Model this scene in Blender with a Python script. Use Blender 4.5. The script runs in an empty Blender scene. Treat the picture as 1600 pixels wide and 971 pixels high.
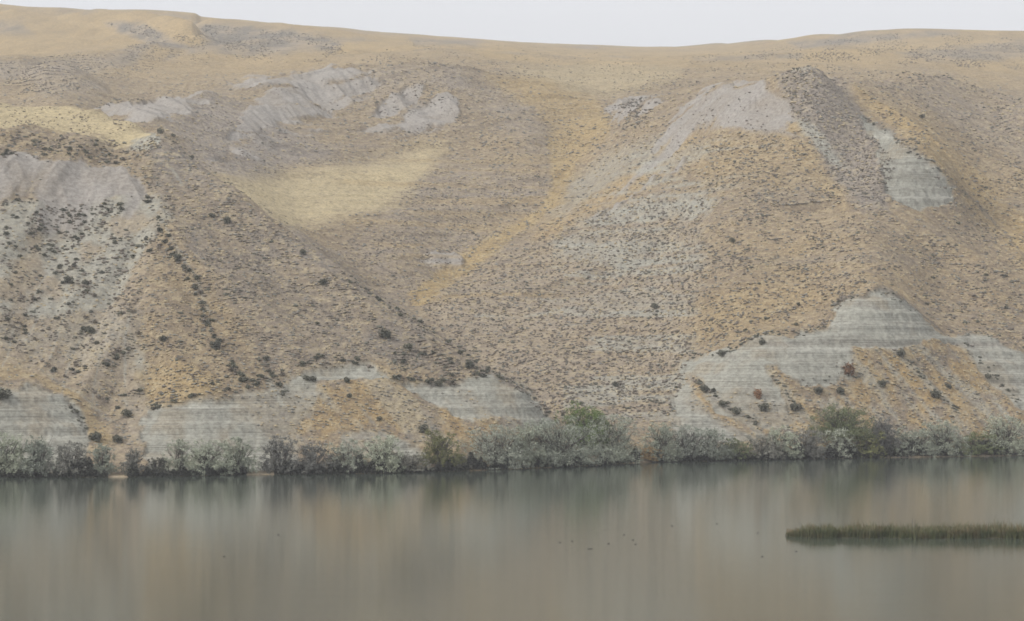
import bpy, math, random
import numpy as np
R = math.radians
rng = np.random.default_rng(11); random.seed(11)
sc = bpy.context.scene
col = sc.collection

# ------------------------------------------------------------------ camera
F, VH, H = 4000.0, 560.0, 25.2          # focal length and horizon row in photo pixels, camera height above the river
cd = bpy.data.cameras.new('camera'); cam = bpy.data.objects.new('camera', cd); col.objects.link(cam)
cam.location = (0, 0, H); cam.rotation_euler = (R(90), 0, 0)
cd.sensor_width = 36; cd.lens = 36*F/1600; cd.shift_y = (VH-485.5)/1600
cd.clip_start = 1; cd.clip_end = 20000
sc.camera = cam

# ------------------------------------------------------------------ world, sun, exposure
SUN_EL, SUN_AZ = R(40), R(244)
w = bpy.data.worlds.new('World'); sc.world = w; w.use_nodes = True
nt = w.node_tree; nt.nodes.clear()
sky = nt.nodes.new('ShaderNodeTexSky'); sky.sky_type = 'NISHITA'; sky.sun_disc = False
sky.sun_elevation = SUN_EL; sky.sun_rotation = SUN_AZ; sky.dust_density = 4; sky.air_density = 1
hsv = nt.nodes.new('ShaderNodeHueSaturation'); hsv.inputs['Saturation'].default_value = 0.12
mixc = nt.nodes.new('ShaderNodeMix'); mixc.data_type = 'RGBA'; mixc.inputs[0].default_value = 0.72
mixc.inputs[7].default_value = (7.35, 7.40, 7.70, 1)       # the even cloud sheet
tcs = nt.nodes.new('ShaderNodeTexCoord'); mps = nt.nodes.new('ShaderNodeMapping'); mps.inputs['Scale'].default_value = (1, 1, 3.5)
cln = nt.nodes.new('ShaderNodeTexNoise'); cln.inputs['Scale'].default_value = 2.2; cln.inputs['Detail'].default_value = 5
clr = nt.nodes.new('ShaderNodeMapRange'); clr.inputs[3].default_value = .90; clr.inputs[4].default_value = 1.10
clm = nt.nodes.new('ShaderNodeVectorMath'); clm.operation = 'SCALE'; clm.inputs[0].default_value = (8.1, 8.2, 8.5)
nt.links.new(tcs.outputs['Generated'], mps.inputs[0]); nt.links.new(mps.outputs[0], cln.inputs[0]); nt.links.new(cln.outputs[0], clr.inputs[0])
nt.links.new(clr.outputs[0], clm.inputs['Scale']); nt.links.new(clm.outputs[0], mixc.inputs[7])       # faint unevenness of the overcast
bg = nt.nodes.new('ShaderNodeBackground'); bg.inputs['Strength'].default_value = 0.125
wo = nt.nodes.new('ShaderNodeOutputWorld')
nt.links.new(sky.outputs[0], hsv.inputs['Color']); nt.links.new(hsv.outputs[0], mixc.inputs[6])
nt.links.new(mixc.outputs[2], bg.inputs[0]); nt.links.new(bg.outputs[0], wo.inputs[0])
sl = bpy.data.lights.new('sun', 'SUN'); sl.energy = 2.1; sl.angle = R(20); sl.color = (1, .965, .92)
so = bpy.data.objects.new('sun', sl); col.objects.link(so); so.location = (0, 0, 400)
so.rotation_euler = (R(90)-SUN_EL, 0, -SUN_AZ+R(180))
from mathutils import Vector
sd = Vector((math.sin(SUN_AZ)*math.cos(SUN_EL), math.cos(SUN_AZ)*math.cos(SUN_EL), math.sin(SUN_EL)))
so.rotation_euler = sd.to_track_quat('Z', 'Y').to_euler()
sc.view_settings.view_transform = 'Standard'; sc.view_settings.look = 'None'
sc.view_settings.exposure = 0.08; sc.view_settings.gamma = 1
sc.cycles.use_denoising = True
sc.cycles.filter_width = 1.7
sc.cycles.max_bounces = 5; sc.cycles.volume_bounces = 0; sc.cycles.transparent_max_bounces = 6

# ------------------------------------------------------------------ noise
_T = np.random.default_rng(5).random((6, 256, 256)).astype(np.float32)
def vnoise(x, y, k=0):
    xi = np.floor(x).astype(np.int64); yi = np.floor(y).astype(np.int64)
    fx = (x-xi).astype(np.float32); fy = (y-yi).astype(np.float32)
    fx = fx*fx*(3-2*fx); fy = fy*fy*(3-2*fy)
    t = _T[k % 6]; a, b = xi & 255, (xi+1) & 255; c, d = yi & 255, (yi+1) & 255
    return (t[a, c]*(1-fx)+t[b, c]*fx)*(1-fy)+(t[a, d]*(1-fx)+t[b, d]*fx)*fy
def fbm(x, y, oct=4, k=0, g=.5):
    s = 0; a = 1; n = 0
    for i in range(oct):
        s = s+a*vnoise(x*2**i+i*17.3, y*2**i+i*9.1, k+i); n += a; a *= g
    return s/n*2-1                           # about -1..1
def sstep(a, b, x):
    t = np.clip((x-a)/(b-a), 0, 1); return t*t*(3-2*t)

# ------------------------------------------------------------------ terrain: surveyed profiles (photo column, then row and distance)
def Zv(v, d): return H+d*(VH-v)/F
SH = [(-500, 752), (0, 746), (200, 746), (400, 742), (600, 740), (730, 736), (900, 729), (1000, 723), (1200, 719), (1400, 715), (1600, 712), (2100, 700)]
def shore_d(u): return H*F/(np.interp(u, [a for a, b in SH], [b for a, b in SH])-VH)
h = 'h'
PR = {
-420: [(700,552),(610,566),(560,580),(470,605),(400,625),(300,652),(240,672),(195,705),(165,790),(h,860,98),(h,980,105),(h,1150,128),(152,1300),(130,1450),(95,1750),(40,2200),(2,2600)],
-180: [(698,553),(605,566),(560,580),(470,605),(400,625),(305,650),(245,670),(195,705),(158,800),(h,860,99),(h,980,105),(h,1150,128),(148,1300),(130,1450),(95,1750),(42,2200),(0,2600)],
0: [(698,555),(605,566),(560,580),(470,605),(400,625),(312,650),(250,668),(200,700),(158,800),(h,860,100),(h,980,105),(h,1150,128),(150,1300),(127,1450),(105,1600),(90,1750),(40,2200),(7,2600)],
100: [(700,557),(638,568),(560,590),(470,612),(400,632),(312,655),(258,672),(215,700),(167,785),(h,850,98),(h,950,104),(150,1250),(126,1420),(100,1650),(60,2000),(14,2550)],
170: [(704,560),(685,566),(640,576),(560,594),(470,616),(400,635),(320,653),(262,672),(228,690),(180,760),(h,830,90),(h,920,98),(175,1040),(165,1085),(h,1150,128),(150,1300),(110,1600),(60,2050),(18,2520)],
215: [(706,560),(675,568),(640,577),(560,594),(470,617),(400,636),(330,652),(300,662),(262,675),(228,692),(195,735),(h,800,80),(h,880,92),(188,1000),(158,1080),(h,1150,128),(150,1350),(130,1450),(100,1700),(55,2050),(20,2500)],
238: [(704,562),(660,571),(620,581),(560,593),(470,615),(400,634),(330,653),(265,674),(228,689),(214,695),(205,714),(198,735),(h,775,74),(h,820,76),(h,900,90),(192,985),(156,1080),(h,1150,129),(148,1350),(126,1460),(90,1750),(55,2050),(22,2490)],
252: [(704,562),(648,572),(622,580),(560,592),(470,612),(400,632),(330,655),(270,675),(230,688),(206,699),(201,712),(h,745,70),(h,820,76),(h,900,88),(195,980),(155,1080),(h,1150,130),(145,1350),(122,1500),(82,1750),(55,2050),(23,2480)],
300: [(702,564),(626,575),(560,592),(470,615),(400,635),(330,655),(290,668),(246,685),(h,740,64),(h,820,66),(h,890,78),(235,960),(180,1050),(150,1120),(h,1180,138),(140,1350),(110,1550),(88,1750),(50,2100),(26,2500)],
375: [(698,567),(612,580),(560,592),(470,615),(400,637),(340,655),(296,668),(h,720,54),(h,800,60),(h,870,76),(288,930),(215,1040),(185,1090),(150,1160),(140,1250),(125,1450),(90,1800),(60,2100),(32,2550)],
450: [(698,570),(603,586),(560,596),(470,620),(400,642),(352,655),(h,700,46),(h,780,52),(h,850,68),(345,900),(280,1000),(230,1060),(200,1110),(130,1190),(118,1230),(h,1300,158),(112,1500),(80,1850),(60,2150),(38,2600)],
520: [(704,570),(650,580),(592,592),(560,600),(470,624),(412,640),(h,690,36),(h,760,42),(h,830,56),(400,870),(345,920),(280,1010),(215,1110),(170,1170),(115,1222),(108,1270),(h,1330,162),(105,1550),(75,1900),(42,2650)],
600: [(706,572),(655,584),(605,592),(575,600),(520,613),(472,628),(h,680,28),(h,740,32),(h,790,41),(465,838),(400,890),(345,935),(280,1030),(215,1120),(180,1165),(120,1222),(102,1260),(h,1320,166),(98,1480),(75,1900),(50,2700)],
640: [(706,575),(660,586),(606,594),(575,602),(540,611),(496,624),(h,660,22),(h,720,26),(h,780,34),(484,830),(400,895),(345,940),(280,1035),(215,1125),(180,1168),(120,1222),(99,1260),(h,1320,167),(97,1480),(75,1900),(53,2750)],
700: [(704,578),(662,588),(600,599),(570,606),(532,618),(h,650,18),(h,700,20),(525,770),(475,825),(440,880),(400,912),(345,955),(280,1040),(215,1130),(165,1180),(120,1225),(100,1260),(h,1330,170),(95,1480),(75,1900),(57,2800)],
770: [(700,586),(650,594),(588,604),(h,640,12),(h,690,16),(573,722),(520,775),(470,830),(402,905),(345,965),(280,1045),(215,1135),(165,1190),(120,1260),(112,1330),(98,1550),(75,1950),(62,2850)],
830: [(698,592),(650,599),(612,606),(h,645,8),(604,683),(520,770),(470,825),(400,895),(352,962),(300,1015),(250,1080),(200,1150),(150,1220),(125,1280),(110,1400),(95,1650),(67,2900)],
870: [(695,600),(668,608),(640,640),(560,725),(470,820),(400,885),(345,950),(308,1000),(280,1050),(215,1150),(150,1230),(128,1290),(112,1450),(98,1700),(69,2950)],
930: [(690,618),(640,650),(560,720),(470,810),(400,870),(345,925),(310,965),(270,1030),(215,1130),(160,1240),(128,1350),(110,1500),(98,1750),(70,3000)],
1000: [(690,632),(640,655),(560,715),(470,795),(400,850),(345,895),(300,935),(250,975),(200,1030),(155,1120),(h,1180,140),(125,1350),(110,1550),(100,1800),(72,3000)],
1060: [(690,636),(640,653),(560,695),(470,770),(400,828),(345,870),(300,905),(250,945),(200,990),(152,1060),(h,1150,141),(135,1300),(112,1550),(100,1800),(72,3000)],
1130: [(690,640),(640,653),(556,675),(500,708),(470,735),(400,790),(345,830),(300,862),(250,900),(200,940),(150,975),(132,1010),(h,1080,137),(125,1300),(110,1550),(98,1800),(68,2900)],
1200: [(690,645),(640,656),(580,666),(525,678),(470,722),(400,780),(345,820),(300,850),(250,885),(200,915),(150,935),(122,950),(h,1020,130),(h,1150,146),(116,1380),(105,1600),(95,1850),(62,2700)],
1270: [(690,648),(640,658),(580,668),(518,680),(470,720),(400,775),(345,815),(300,845),(250,875),(200,898),(150,915),(105,935),(h,980,128),(h,1100,142),(112,1450),(100,1700),(80,2200),(54,2500)],
1340: [(685,652),(640,662),(550,676),(475,688),(457,696),(400,745),(345,800),(300,838),(250,878),(200,905),(185,920),(150,950),(115,985),(h,1060,133),(h,1200,152),(112,1480),(98,1750),(75,2200),(49,2400)],
1400: [(680,656),(640,666),(550,680),(470,694),(450,715),(400,765),(345,812),(320,830),(250,848),(222,860),(200,910),(150,980),(112,1050),(h,1130,141),(108,1500),(95,1800),(70,2200),(45,2350)],
1480: [(680,661),(640,670),(600,680),(550,690),(515,702),(470,750),(400,800),(345,830),(325,836),(295,842),(262,850),(245,905),(200,970),(150,1030),(120,1080),(h,1160,142),(112,1550),(95,1850),(70,2150),(46,2350)],
1540: [(680,665),(640,675),(600,686),(545,697),(512,712),(470,755),(400,810),(345,860),(300,900),(250,950),(200,1000),(165,1050),(140,1085),(h,1160,137),(120,1550),(98,1850),(72,2150),(47,2350)],
1600: [(680,670),(640,680),(600,690),(548,702),(520,730),(470,770),(400,825),(345,875),(300,915),(250,960),(200,1010),(156,1060),(h,1140,130),(138,1480),(115,1650),(90,1900),(48,2350)],
1760: [(680,678),(640,688),(600,697),(540,710),(500,755),(400,845),(300,925),(250,970),(200,1030),(175,1080),(h,1160,130),(145,1500),(118,1700),(90,1950),(50,2400)],
2000: [(680,690),(640,700),(600,708),(540,722),(500,765),(400,855),(300,935),(250,980),(215,1030),(185,1090),(h,1160,128),(145,1500),(118,1700),(90,1950),(55,2400)],
}
P = []
def addp(u, d, z): P.append(((u-800)/F*d, d, z))
for u, lst in PR.items():
    ds = float(shore_d(u))
    addp(u, ds-70, -9); addp(u, ds-25, -3.2); addp(u, ds-3, -.5); addp(u, ds+3.5, .75)
    kd = [ds+3.5]+[e[1] for e in lst]; kz = [.75]+[e[2] if e[0] == h else Zv(e[0], e[1]) for e in lst]
    dd_ = [kd[0]]
    for a_, b_ in zip(kd[:-1], kd[1:]):
        st_ = 11 if b_ < 1000 else 24 if b_ < 1400 else 70; m_ = max(1, int(round((b_-a_)/st_)))
        dd_ += list(np.linspace(a_, b_, m_+1)[1:])
    for d_ in dd_[1:]: addp(u, d_, float(np.interp(d_, kd, kz)))
    zl = kz[-1]; dl = lst[-1][1]
    addp(u, dl+150, zl+7); addp(u, dl+500, zl+8); addp(u, 3900, zl-10)
for (u, d, z) in [(875,612,5.5),(840,655,9),(790,690,13.5),(735,745,24),(672,800,34)]: addp(u, d, z)   # the ravine behind the left bluff
# crisp silhouette of the left bluff, and the small knolls of the far slope
for (u, v, d) in [(275,225,694),(335,272,676),(410,322,661),(485,382,647),(560,442,634),(668,513,621),(735,557,611),(800,597,603),(850,640,604)]:
    addp(u, d, Zv(v, d)); addp(u+6, d+34, Zv(v, d)-10)
P = np.array(P)
C2 = 8.0**2
def kern(X, Y, X2, Y2): return np.sqrt((X[:, None]-X2[None])**2+((Y[:, None]-Y2[None]))**2+C2)
px, py, pz = P.T
sx = 1.0
A = kern(px, py, px, py); n = len(px)
Q = np.stack([np.ones(n), px/1000, py/1000], 1)
M = np.block([[A-np.eye(n)*.8, Q], [Q.T, np.zeros((3, 3))]])
sol = np.linalg.solve(M, np.concatenate([pz, np.zeros(3)]))
# grid: columns fan out from the viewpoint's side of the river, rows are lines of equal distance
U = np.concatenate([np.linspace(-420, -70, 40, endpoint=False), np.arange(-70, 1670, 2.05), np.linspace(1672, 2000, 40)])
D = np.concatenate([np.arange(455, 535, 6.0), np.arange(535, 720, .8), np.arange(720, 940, 1.1), np.arange(940, 1300, 2.1),
                    1300*np.exp(np.linspace(0, math.log(3900/1300), 260))])
UU, DD = np.meshgrid(U, D)
XX = (UU-800)/F*DD
def rbf(X, Y):
    out = np.empty(X.size); X = X.ravel(); Y = Y.ravel()
    for i in range(0, X.size, 6000):
        a, b = X[i:i+6000], Y[i:i+6000]
        out[i:i+6000] = kern(a, b, px, py)@sol[:n]+sol[n]+sol[n+1]*a/1000+sol[n+2]*b/1000
    return out
# evaluate coarsely then refine (every 3rd column and row), the field is smooth at that scale
ci = np.unique(np.concatenate([np.arange(0, len(U), 3), [len(U)-1]])); ri = np.unique(np.concatenate([np.arange(0, len(D), 3), [len(D)-1]]))
Zc = rbf(XX[np.ix_(ri, ci)], DD[np.ix_(ri, ci)]).reshape(len(ri), len(ci))
tmp = np.stack([np.interp(U, U[ci], Zc[k]) for k in range(len(ri))])
ZZ = np.stack([np.interp(D, D[ri], tmp[:, k]) for k in range(len(U))], 1)
far = sstep(1250, 1700, DD)
roll = (fbm(XX/170+3, DD/230, 4, 3)*9+fbm(XX/45, DD/60, 3, 1)*1.5)*far*(1-.8*sstep(1900, 2400, DD))
def crest(pts, A, w0):
    p = np.array(pts, float); dc = np.interp(UU, p[:, 0], p[:, 1]); am = np.interp(UU, p[:, 0], p[:, 2])
    t = (DD-dc-18*fbm(XX/50, XX*0, 2, 3))/w0
    return A*am*(np.exp(-np.where(t < 0, t/1.5, t/.5)**2)-.75*np.exp(-((t-1.3)/.8)**2))
roll = roll+crest([(-420,1480,1),(0,1480,1),(100,1495,1),(200,1610,1),(270,1700,1),(400,1790,.9),(540,1700,.3),(620,1650,0)], 12, 85)
roll = roll+crest([(-60,2250,0),(20,2280,.7),(90,2250,.5),(150,2250,.9),(230,2120,1),(300,1930,.8),(340,1850,0)], 17, 95)
roll = roll+crest([(300,2250,0),(330,2230,.8),(440,2200,1),(540,2180,.6),(640,2150,0)], 12, 90)
roll = roll+crest([(30,1370,0),(70,1380,.8),(120,1385,1),(175,1360,0)], 8, 60)
roll = roll+crest([(700,1500,0),(900,1520,.6),(1080,1560,.8),(1180,1580,0)], 5, 70)
roll = roll+crest([(1150,1900,0),(1300,1850,1),(1600,1800,1),(2000,1800,1)], 10, 90)
roll = roll+crest([(450,1480,0),(600,1560,.5),(800,1750,.5),(950,1800,0)], 6, 90)
lat = XX*.55+DD*.25
rill_s = -np.abs(fbm(lat/5.0, (DD-XX*.4)/70, 3, 5))*2.8+.7-np.abs(fbm(lat/13.0, (DD-XX*.3)/120, 2, 1))*5+1.2        # eroded flutes on the bare slopes
flute = -np.abs(fbm(XX/2.6, DD/30, 3, 4))*1.1+.3
roll = roll+3*(1-sstep(304, 316, UU))*sstep(120, 260, UU)*np.exp(-((DD-2480)/90)**2)
Z0 = ZZ+roll
V0 = VH-(Z0-H)*F/DD

# ------------------------------------------------------------------ ground cover regions, outlined as surveyed from the viewpoint
warp = 15*fbm(XX/14, DD/14, 5, 1, .6); warp2 = 13*fbm(XX/12+40, DD/16+7, 5, 3, .6)
fine = 6*fbm(XX/2.2, DD/3.0, 3, 2)
Uw = UU+(warp+fine)*np.clip(900/DD, .4, 1.4); Vw = V0+(warp2*.7+fine*.6)*np.clip(800/DD, .3, 1.3)
def region(pts, soft=5, dmin=0, dmax=1e9, amt=1.0, ux=None, vx=None):
    ux = Uw if ux is None else ux; vx = Vw if vx is None else vx
    p = np.array(pts, float); m = np.zeros(UU.shape, np.float32)
    sel = (ux > p[:, 0].min()-soft) & (ux < p[:, 0].max()+soft) & (vx > p[:, 1].min()-soft) & (vx < p[:, 1].max()+soft) & (DD >= dmin) & (DD <= dmax)
    x = ux[sel]; y = vx[sel]
    if not len(x): return m
    ins = np.zeros(x.shape, bool); dist = np.full(x.shape, 1e9)
    for i in range(len(p)):
        (x1, y1), (x2, y2) = p[i], p[(i+1) % len(p)]
        c = ((y1 > y) != (y2 > y)) & (x < (x2-x1)*(y-y1)/((y2-y1) or 1e-9)+x1); ins ^= c
        dx, dy = x2-x1, y2-y1; t = np.clip(((x-x1)*dx+(y-y1)*dy)/(dx*dx+dy*dy+1e-9), 0, 1)
        dist = np.minimum(dist, np.hypot(x-x1-t*dx, y-y1-t*dy))
    m[sel] = amt*sstep(-soft, soft, np.where(ins, dist, -dist)); return m
LB = dict(dmax=830)                      # the left bluff only
# grey silt walls along the river
CL = [
 region([(-400,590),(0,600),(60,604),(100,622),(125,655),(145,692),(135,742),(60,742),(-400,742)], 8, **LB),
 region([(240,742),(215,700),(222,665),(240,642),(300,622),(380,612),(440,604),(448,588),(520,578),(560,572),(620,598),(700,600),(770,584),(830,614),(872,668),(820,672),(745,662),(700,640),(650,614),(600,598),(505,600),(485,640),(462,672),(470,742)], 8, **LB),
 region([(535,684),(600,676),(655,690),(690,722),(540,722)], 3, **LB),
 region([(1058,562),(1100,556),(1150,545),(1185,520),(1240,522),(1290,514),(1302,475),(1345,463),(1370,455),(1430,480),(1482,517),(1530,512),(1600,545),(1760,560),(1760,650),(1600,640),(1560,610),(1525,565),(1480,532),(1440,540),(1390,548),(1325,545),(1322,600),(1262,606),(1225,580),(1205,575),(1225,620),(1235,660),(1180,690),(1050,690),(1052,620)], 8, dmin=600, dmax=790),
 region([(1340,180),(1390,208),(1440,246),(1495,288),(1485,318),(1400,328),(1380,300),(1382,250),(1355,212)], 9, dmin=780, dmax=980),
]
orange_cut = [
 region([(1060,584),(1085,588),(1120,640),(1200,668),(1190,690),(1150,662),(1100,636)], 4, dmin=600, dmax=760),
 region([(1196,570),(1212,570),(1240,610),(1300,640),(1330,690),(1200,700),(1235,650),(1222,610)], 5, dmin=600, dmax=760),
 region([(1400,545),(1500,532),(1530,570),(1560,620),(1600,655),(1640,700),(1200,700),(1260,640),(1330,600),(1325,550)], 6, dmin=600, dmax=760),
 region([(497,602),(540,596),(590,598),(645,618),(700,640),(738,662),(750,700),(700,700),(650,690),(600,672),(540,682),(480,702),(458,680),(466,655),(488,640)], 4, **LB),
 region([(748,655),(790,648),(815,660),(800,675),(755,675)], 4, **LB),
]
orange = np.clip(sum(orange_cut), 0, 1)
# slanting runnels that break the orange grass up with pale soil
strp = fbm((UU+(-V0)*.95)/9, (UU*.95+V0)/110, 3, 4)
strp_l = fbm((UU+V0*.95)/10, (UU*.95-V0)/120, 3, 1)
silt = np.clip(sum(CL), 0, 1)
silt = sstep(.3, .7, silt+.5*fbm(XX/5, DD/9, 4, 2)*(silt > .02)*(silt < .999))
silt = silt*(1-orange*.9)
silt_or = orange*sstep(.0, .3, strp)*.9*(UU > 1000)+orange*sstep(.25, .6, strp)*.6*(UU <= 1000)
LBOX = (DD < 830)
pale = np.clip(region([(-400,248),(0,248),(60,248),(110,254),(200,262),(232,302),(190,304),(0,316),(-400,318)], 15, **LB)
 + region([(1010,250),(1035,205),(1060,170),(1100,142),(1190,132),(1218,150),(1245,190),(1230,208),(1200,218),(1120,200),(1060,232)], 17, dmin=830, dmax=1150)
 + region([(355,218),(400,165),(425,140),(470,118),(570,106),(605,130),(560,165),(520,178),(440,196),(400,215)], 15, dmin=1000, dmax=1300)
 + region([(585,182),(600,160),(640,126),(662,136),(650,165),(610,186)], 12, dmin=1000, dmax=1300)
 + region([(622,205),(640,178),(700,145),(722,158),(716,188),(660,208),(640,212)], 12, dmin=1000, dmax=1300)
 + region([(140,172),(180,158),(290,148),(330,158),(290,182),(210,192),(170,190)], 15, dmin=900, dmax=1200)
 + region([(350,140),(390,126),(440,128),(400,145)], 15, dmin=1000, dmax=1500)
 + region([(945,175),(1000,150),(1035,146),(1020,178),(960,196)], 15, dmin=950, dmax=1250, amt=.8)
 + region([(640,404),(715,400),(722,425),(660,424)], 12, dmin=850, dmax=1000, amt=.8), 0, 1)
latR = (XX-DD)*.7; latL = (XX+DD)*.7
wL = sstep(215, 300, UU)*LBOX; wRf = (~LBOX)*(1-sstep(1080, 1230, UU)); wRr = (~LBOX)*sstep(1080, 1230, UU); wLf = LBOX*(1-wL)
def streak(s_, k, o=4):      # noise drawn out along the fall line of whichever flank it is on
    return (wL*fbm(latL/s_, (XX-DD)/(s_*9), o, k)+wRf*fbm(latR/s_, (XX+DD)/(s_*9), o, k+1)
            + wRr*fbm((XX+DD*.6)/s_, (XX*.6-DD)/(s_*9), o, k+2)+wLf*fbm((XX-DD*.15)/s_, DD/(s_*9), o, k+3))
st1 = streak(5, 0); st2 = streak(15, 2); st3 = streak(2.6, 1, 3)
tails = np.clip(region([(930,345),(1000,262),(1050,200),(1110,200),(1060,262),(985,335)], 18, dmin=780, dmax=1150)+region([(330,245),(400,205),(520,180),(600,185),(480,230),(380,262)], 16, dmin=950, dmax=1250)
 +region([(-400,300),(0,300),(235,296),(225,345),(-400,350)], 14, **LB)+region([(570,195),(720,205),(700,235),(600,225)], 12, dmin=950, dmax=1250)+region([(1180,205),(1250,190),(1260,225),(1200,240)], 10, dmin=800, dmax=1000), 0, 1)
pale = sstep(.33, .67, np.maximum(pale, tails*.36)+.75*st1+.4*st2)*np.clip((pale+tails)*3, 0, 1)
scree = sstep(.10, .40, st2+.5*st1)*sstep(580, 640, V0)*(DD < 790)
silt = silt*(1-.5*scree)
scar = region([(1340,180),(1390,208),(1440,246),(1495,288),(1485,318),(1400,328),(1380,300),(1382,250),(1355,212)], 4, dmin=780, dmax=980)
ggrey = np.clip(region([(-400,312),(0,312),(190,302),(246,308),(262,350),(215,400),(180,470),(120,482),(-400,480)], 8, amt=.85, **LB)
 + region([(200,545),(235,540),(232,600),(245,650),(210,700),(195,640)], 8, amt=.7, **LB)
 + region([(-400,480),(120,482),(210,480),(225,560),(140,620),(90,560),(-400,540)], 20, amt=.38, **LB)
 + region([(870,372),(1000,384),(1070,396),(1060,414),(960,412),(860,398)], 8, dmin=700, dmax=950, amt=.75)
 + region([(900,345),(1010,320),(1120,300),(1110,322),(1010,345),(930,362)], 7, dmin=700, dmax=950, amt=.7)
 + region([(1000,255),(1110,230),(1120,245),(1010,275)], 7, dmin=700, dmax=1000, amt=.6)
 + region([(820,468),(960,452),(1080,468),(1070,490),(900,492)], 9, dmin=700, dmax=950, amt=.35)
 + region([(1045,560),(1075,560),(1070,690),(1045,690)], 9, dmin=600, dmax=760, amt=.5)
 + region([(1238,192),(1262,200),(1300,232),(1332,266),(1300,256),(1262,222)], 5, dmin=780, dmax=980, amt=1.0)
 + region([(950,240),(1040,205),(1050,235),(960,290),(880,345),(862,340),(900,280)], 10, dmin=780, dmax=1150, amt=.5), 0, 1)
yellow = np.clip(region([(335,282),(450,276),(560,258),(690,225),(672,262),(640,300),(600,326),(540,341),(450,354),(390,330)], 22, dmin=830, dmax=1120, vx=V0+warp2*.5, ux=UU+warp*.5)
 + region([(-400,156),(0,156),(90,163),(180,183),(225,190),(262,197),(262,207),(236,214),(215,222),(150,216),(90,210),(60,205),(-400,203)], 4, amt=1, **LB)
 + region([(800,110),(950,100),(1060,110),(1060,125),(960,150),(880,150)], 14, dmin=1150, dmax=1900, amt=.55), 0, 1)
gold = np.clip(region([(760,120),(860,126),(930,160),(950,180),(945,215),(900,270),(880,320),(830,352),(770,392),(700,430),(650,460),(690,415),(780,372),(850,325),(868,290),(880,230),(850,190),(800,150)], 7, dmin=830, dmax=1300, amt=.95)
 + region([(640,462),(680,432),(790,365),(868,312),(880,300),(884,316),(800,378),(720,432),(660,480)], 4, dmin=780, dmax=1050)
 + region([(230,560),(300,575),(345,592),(335,615),(290,625),(250,632),(225,600)], 10, amt=.7, **LB)
 + region([(0,545),(40,572),(100,610),(150,655),(190,690),(170,700),(140,690),(105,630),(50,596),(-40,570)], 5, amt=.8, **LB)
 + region([(1090,480),(1180,430),(1290,440),(1300,470),(1200,515),(1100,545),(1065,520)], 22, dmin=650, dmax=850, amt=.55)
 + region([(1310,130),(1345,150),(1400,205),(1600,410),(1640,470),(1600,330),(1420,180)], 8, dmin=800, dmax=1100, amt=.5)
 + region([(1330,150),(1400,190),(1600,420),(1760,600),(1760,520),(1600,330),(1420,150)], 18, dmin=800, dmax=1100, amt=.45)
 + region([(1200,200),(1240,200),(1300,280),(1330,330),(1270,290)], 9, dmin=780, dmax=950, amt=.55)
 + region([(1060,235),(1180,215),(1240,250),(1200,290),(1110,300)], 16, dmin=780, dmax=1000, amt=.4)
 + region([(400,200),(430,160),(440,170),(420,200),(370,240),(330,260)], 6, dmin=900, dmax=1250, amt=.5)
 + region([(880,360),(1000,265),(1060,215),(1100,200),(1040,260),(960,330)], 10, dmin=800, dmax=1100, amt=.45), 0, 1)
sage = np.clip(region([(1212,118),(1270,104),(1325,112),(1345,175),(1405,255),(1390,335),(1330,310),(1300,262),(1245,195)], 8, dmin=780, dmax=1050, amt=1.3)
 + region([(1330,118),(1500,118),(1640,160),(1700,300),(1600,260),(1500,200),(1400,160)], 16, dmin=900, dmax=1150, amt=.6)
 + region([(700,110),(790,140),(860,180),(870,230),(840,280),(700,250),(640,290),(600,340),(520,400),(640,470),(700,420),(830,340),(870,280)], 22, dmin=830, dmax=1260, amt=.6)
 + region([(520,120),(600,104),(720,112),(740,150),(640,128),(580,160)], 10, dmin=1100, dmax=1290, amt=.7)
 + region([(300,150),(420,200),(380,280),(330,260)], 20, dmin=830, dmax=1200, amt=.55)
 + region([(160,34),(225,38),(300,78),(250,72),(190,52)], 6, dmin=1400, dmax=2600, amt=.95)
 + region([(305,38),(420,42),(540,62),(520,80),(420,84),(300,82),(260,92),(330,66)], 8, dmin=1400, dmax=2650, amt=.9)
 + region([(-60,98),(60,96),(160,88),(240,66),(210,98),(110,124),(-60,130)], 8, dmin=1300, dmax=2300, amt=.75)
 + region([(-60,28),(30,36),(50,52),(-60,52)], 7, dmin=1500, dmax=2500, amt=.6)
 + region([(60,130),(160,126),(170,146),(60,152)], 7, dmin=1100, dmax=1800, amt=.6)
 + region([(640,60),(740,66),(745,72),(650,70)], 4, dmin=1800, dmax=2900, amt=.7)
 + region([(1230,66),(1440,50),(1500,52),(1380,64),(1250,76)], 5, dmin=1800, dmax=2600, amt=.8)
 + region([(1400,84),(1620,62),(1620,90),(1450,96)], 7, dmin=1500, dmax=2600, amt=.6)
 + region([(1080,90),(1260,84),(1250,92),(1100,98)], 5, dmin=1500, dmax=2600, amt=.55)
 + region([(250,205),(520,410),(700,530),(850,620),(760,588),(560,570),(430,600),(330,440),(255,330),(225,262)], 14, amt=.5, **LB), 0, 1)
def line(pts, wd, **kw):
    p = np.array(pts, float); t = np.gradient(p, axis=0); t /= np.linalg.norm(t, axis=1)[:, None]; nrm = np.stack([-t[:, 1], t[:, 0]], 1)*wd
    return region(np.concatenate([p+nrm, (p-nrm)[::-1]]).tolist(), 1.6, ux=UU+warp*.35, vx=V0+warp2*.3, **kw)
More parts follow.
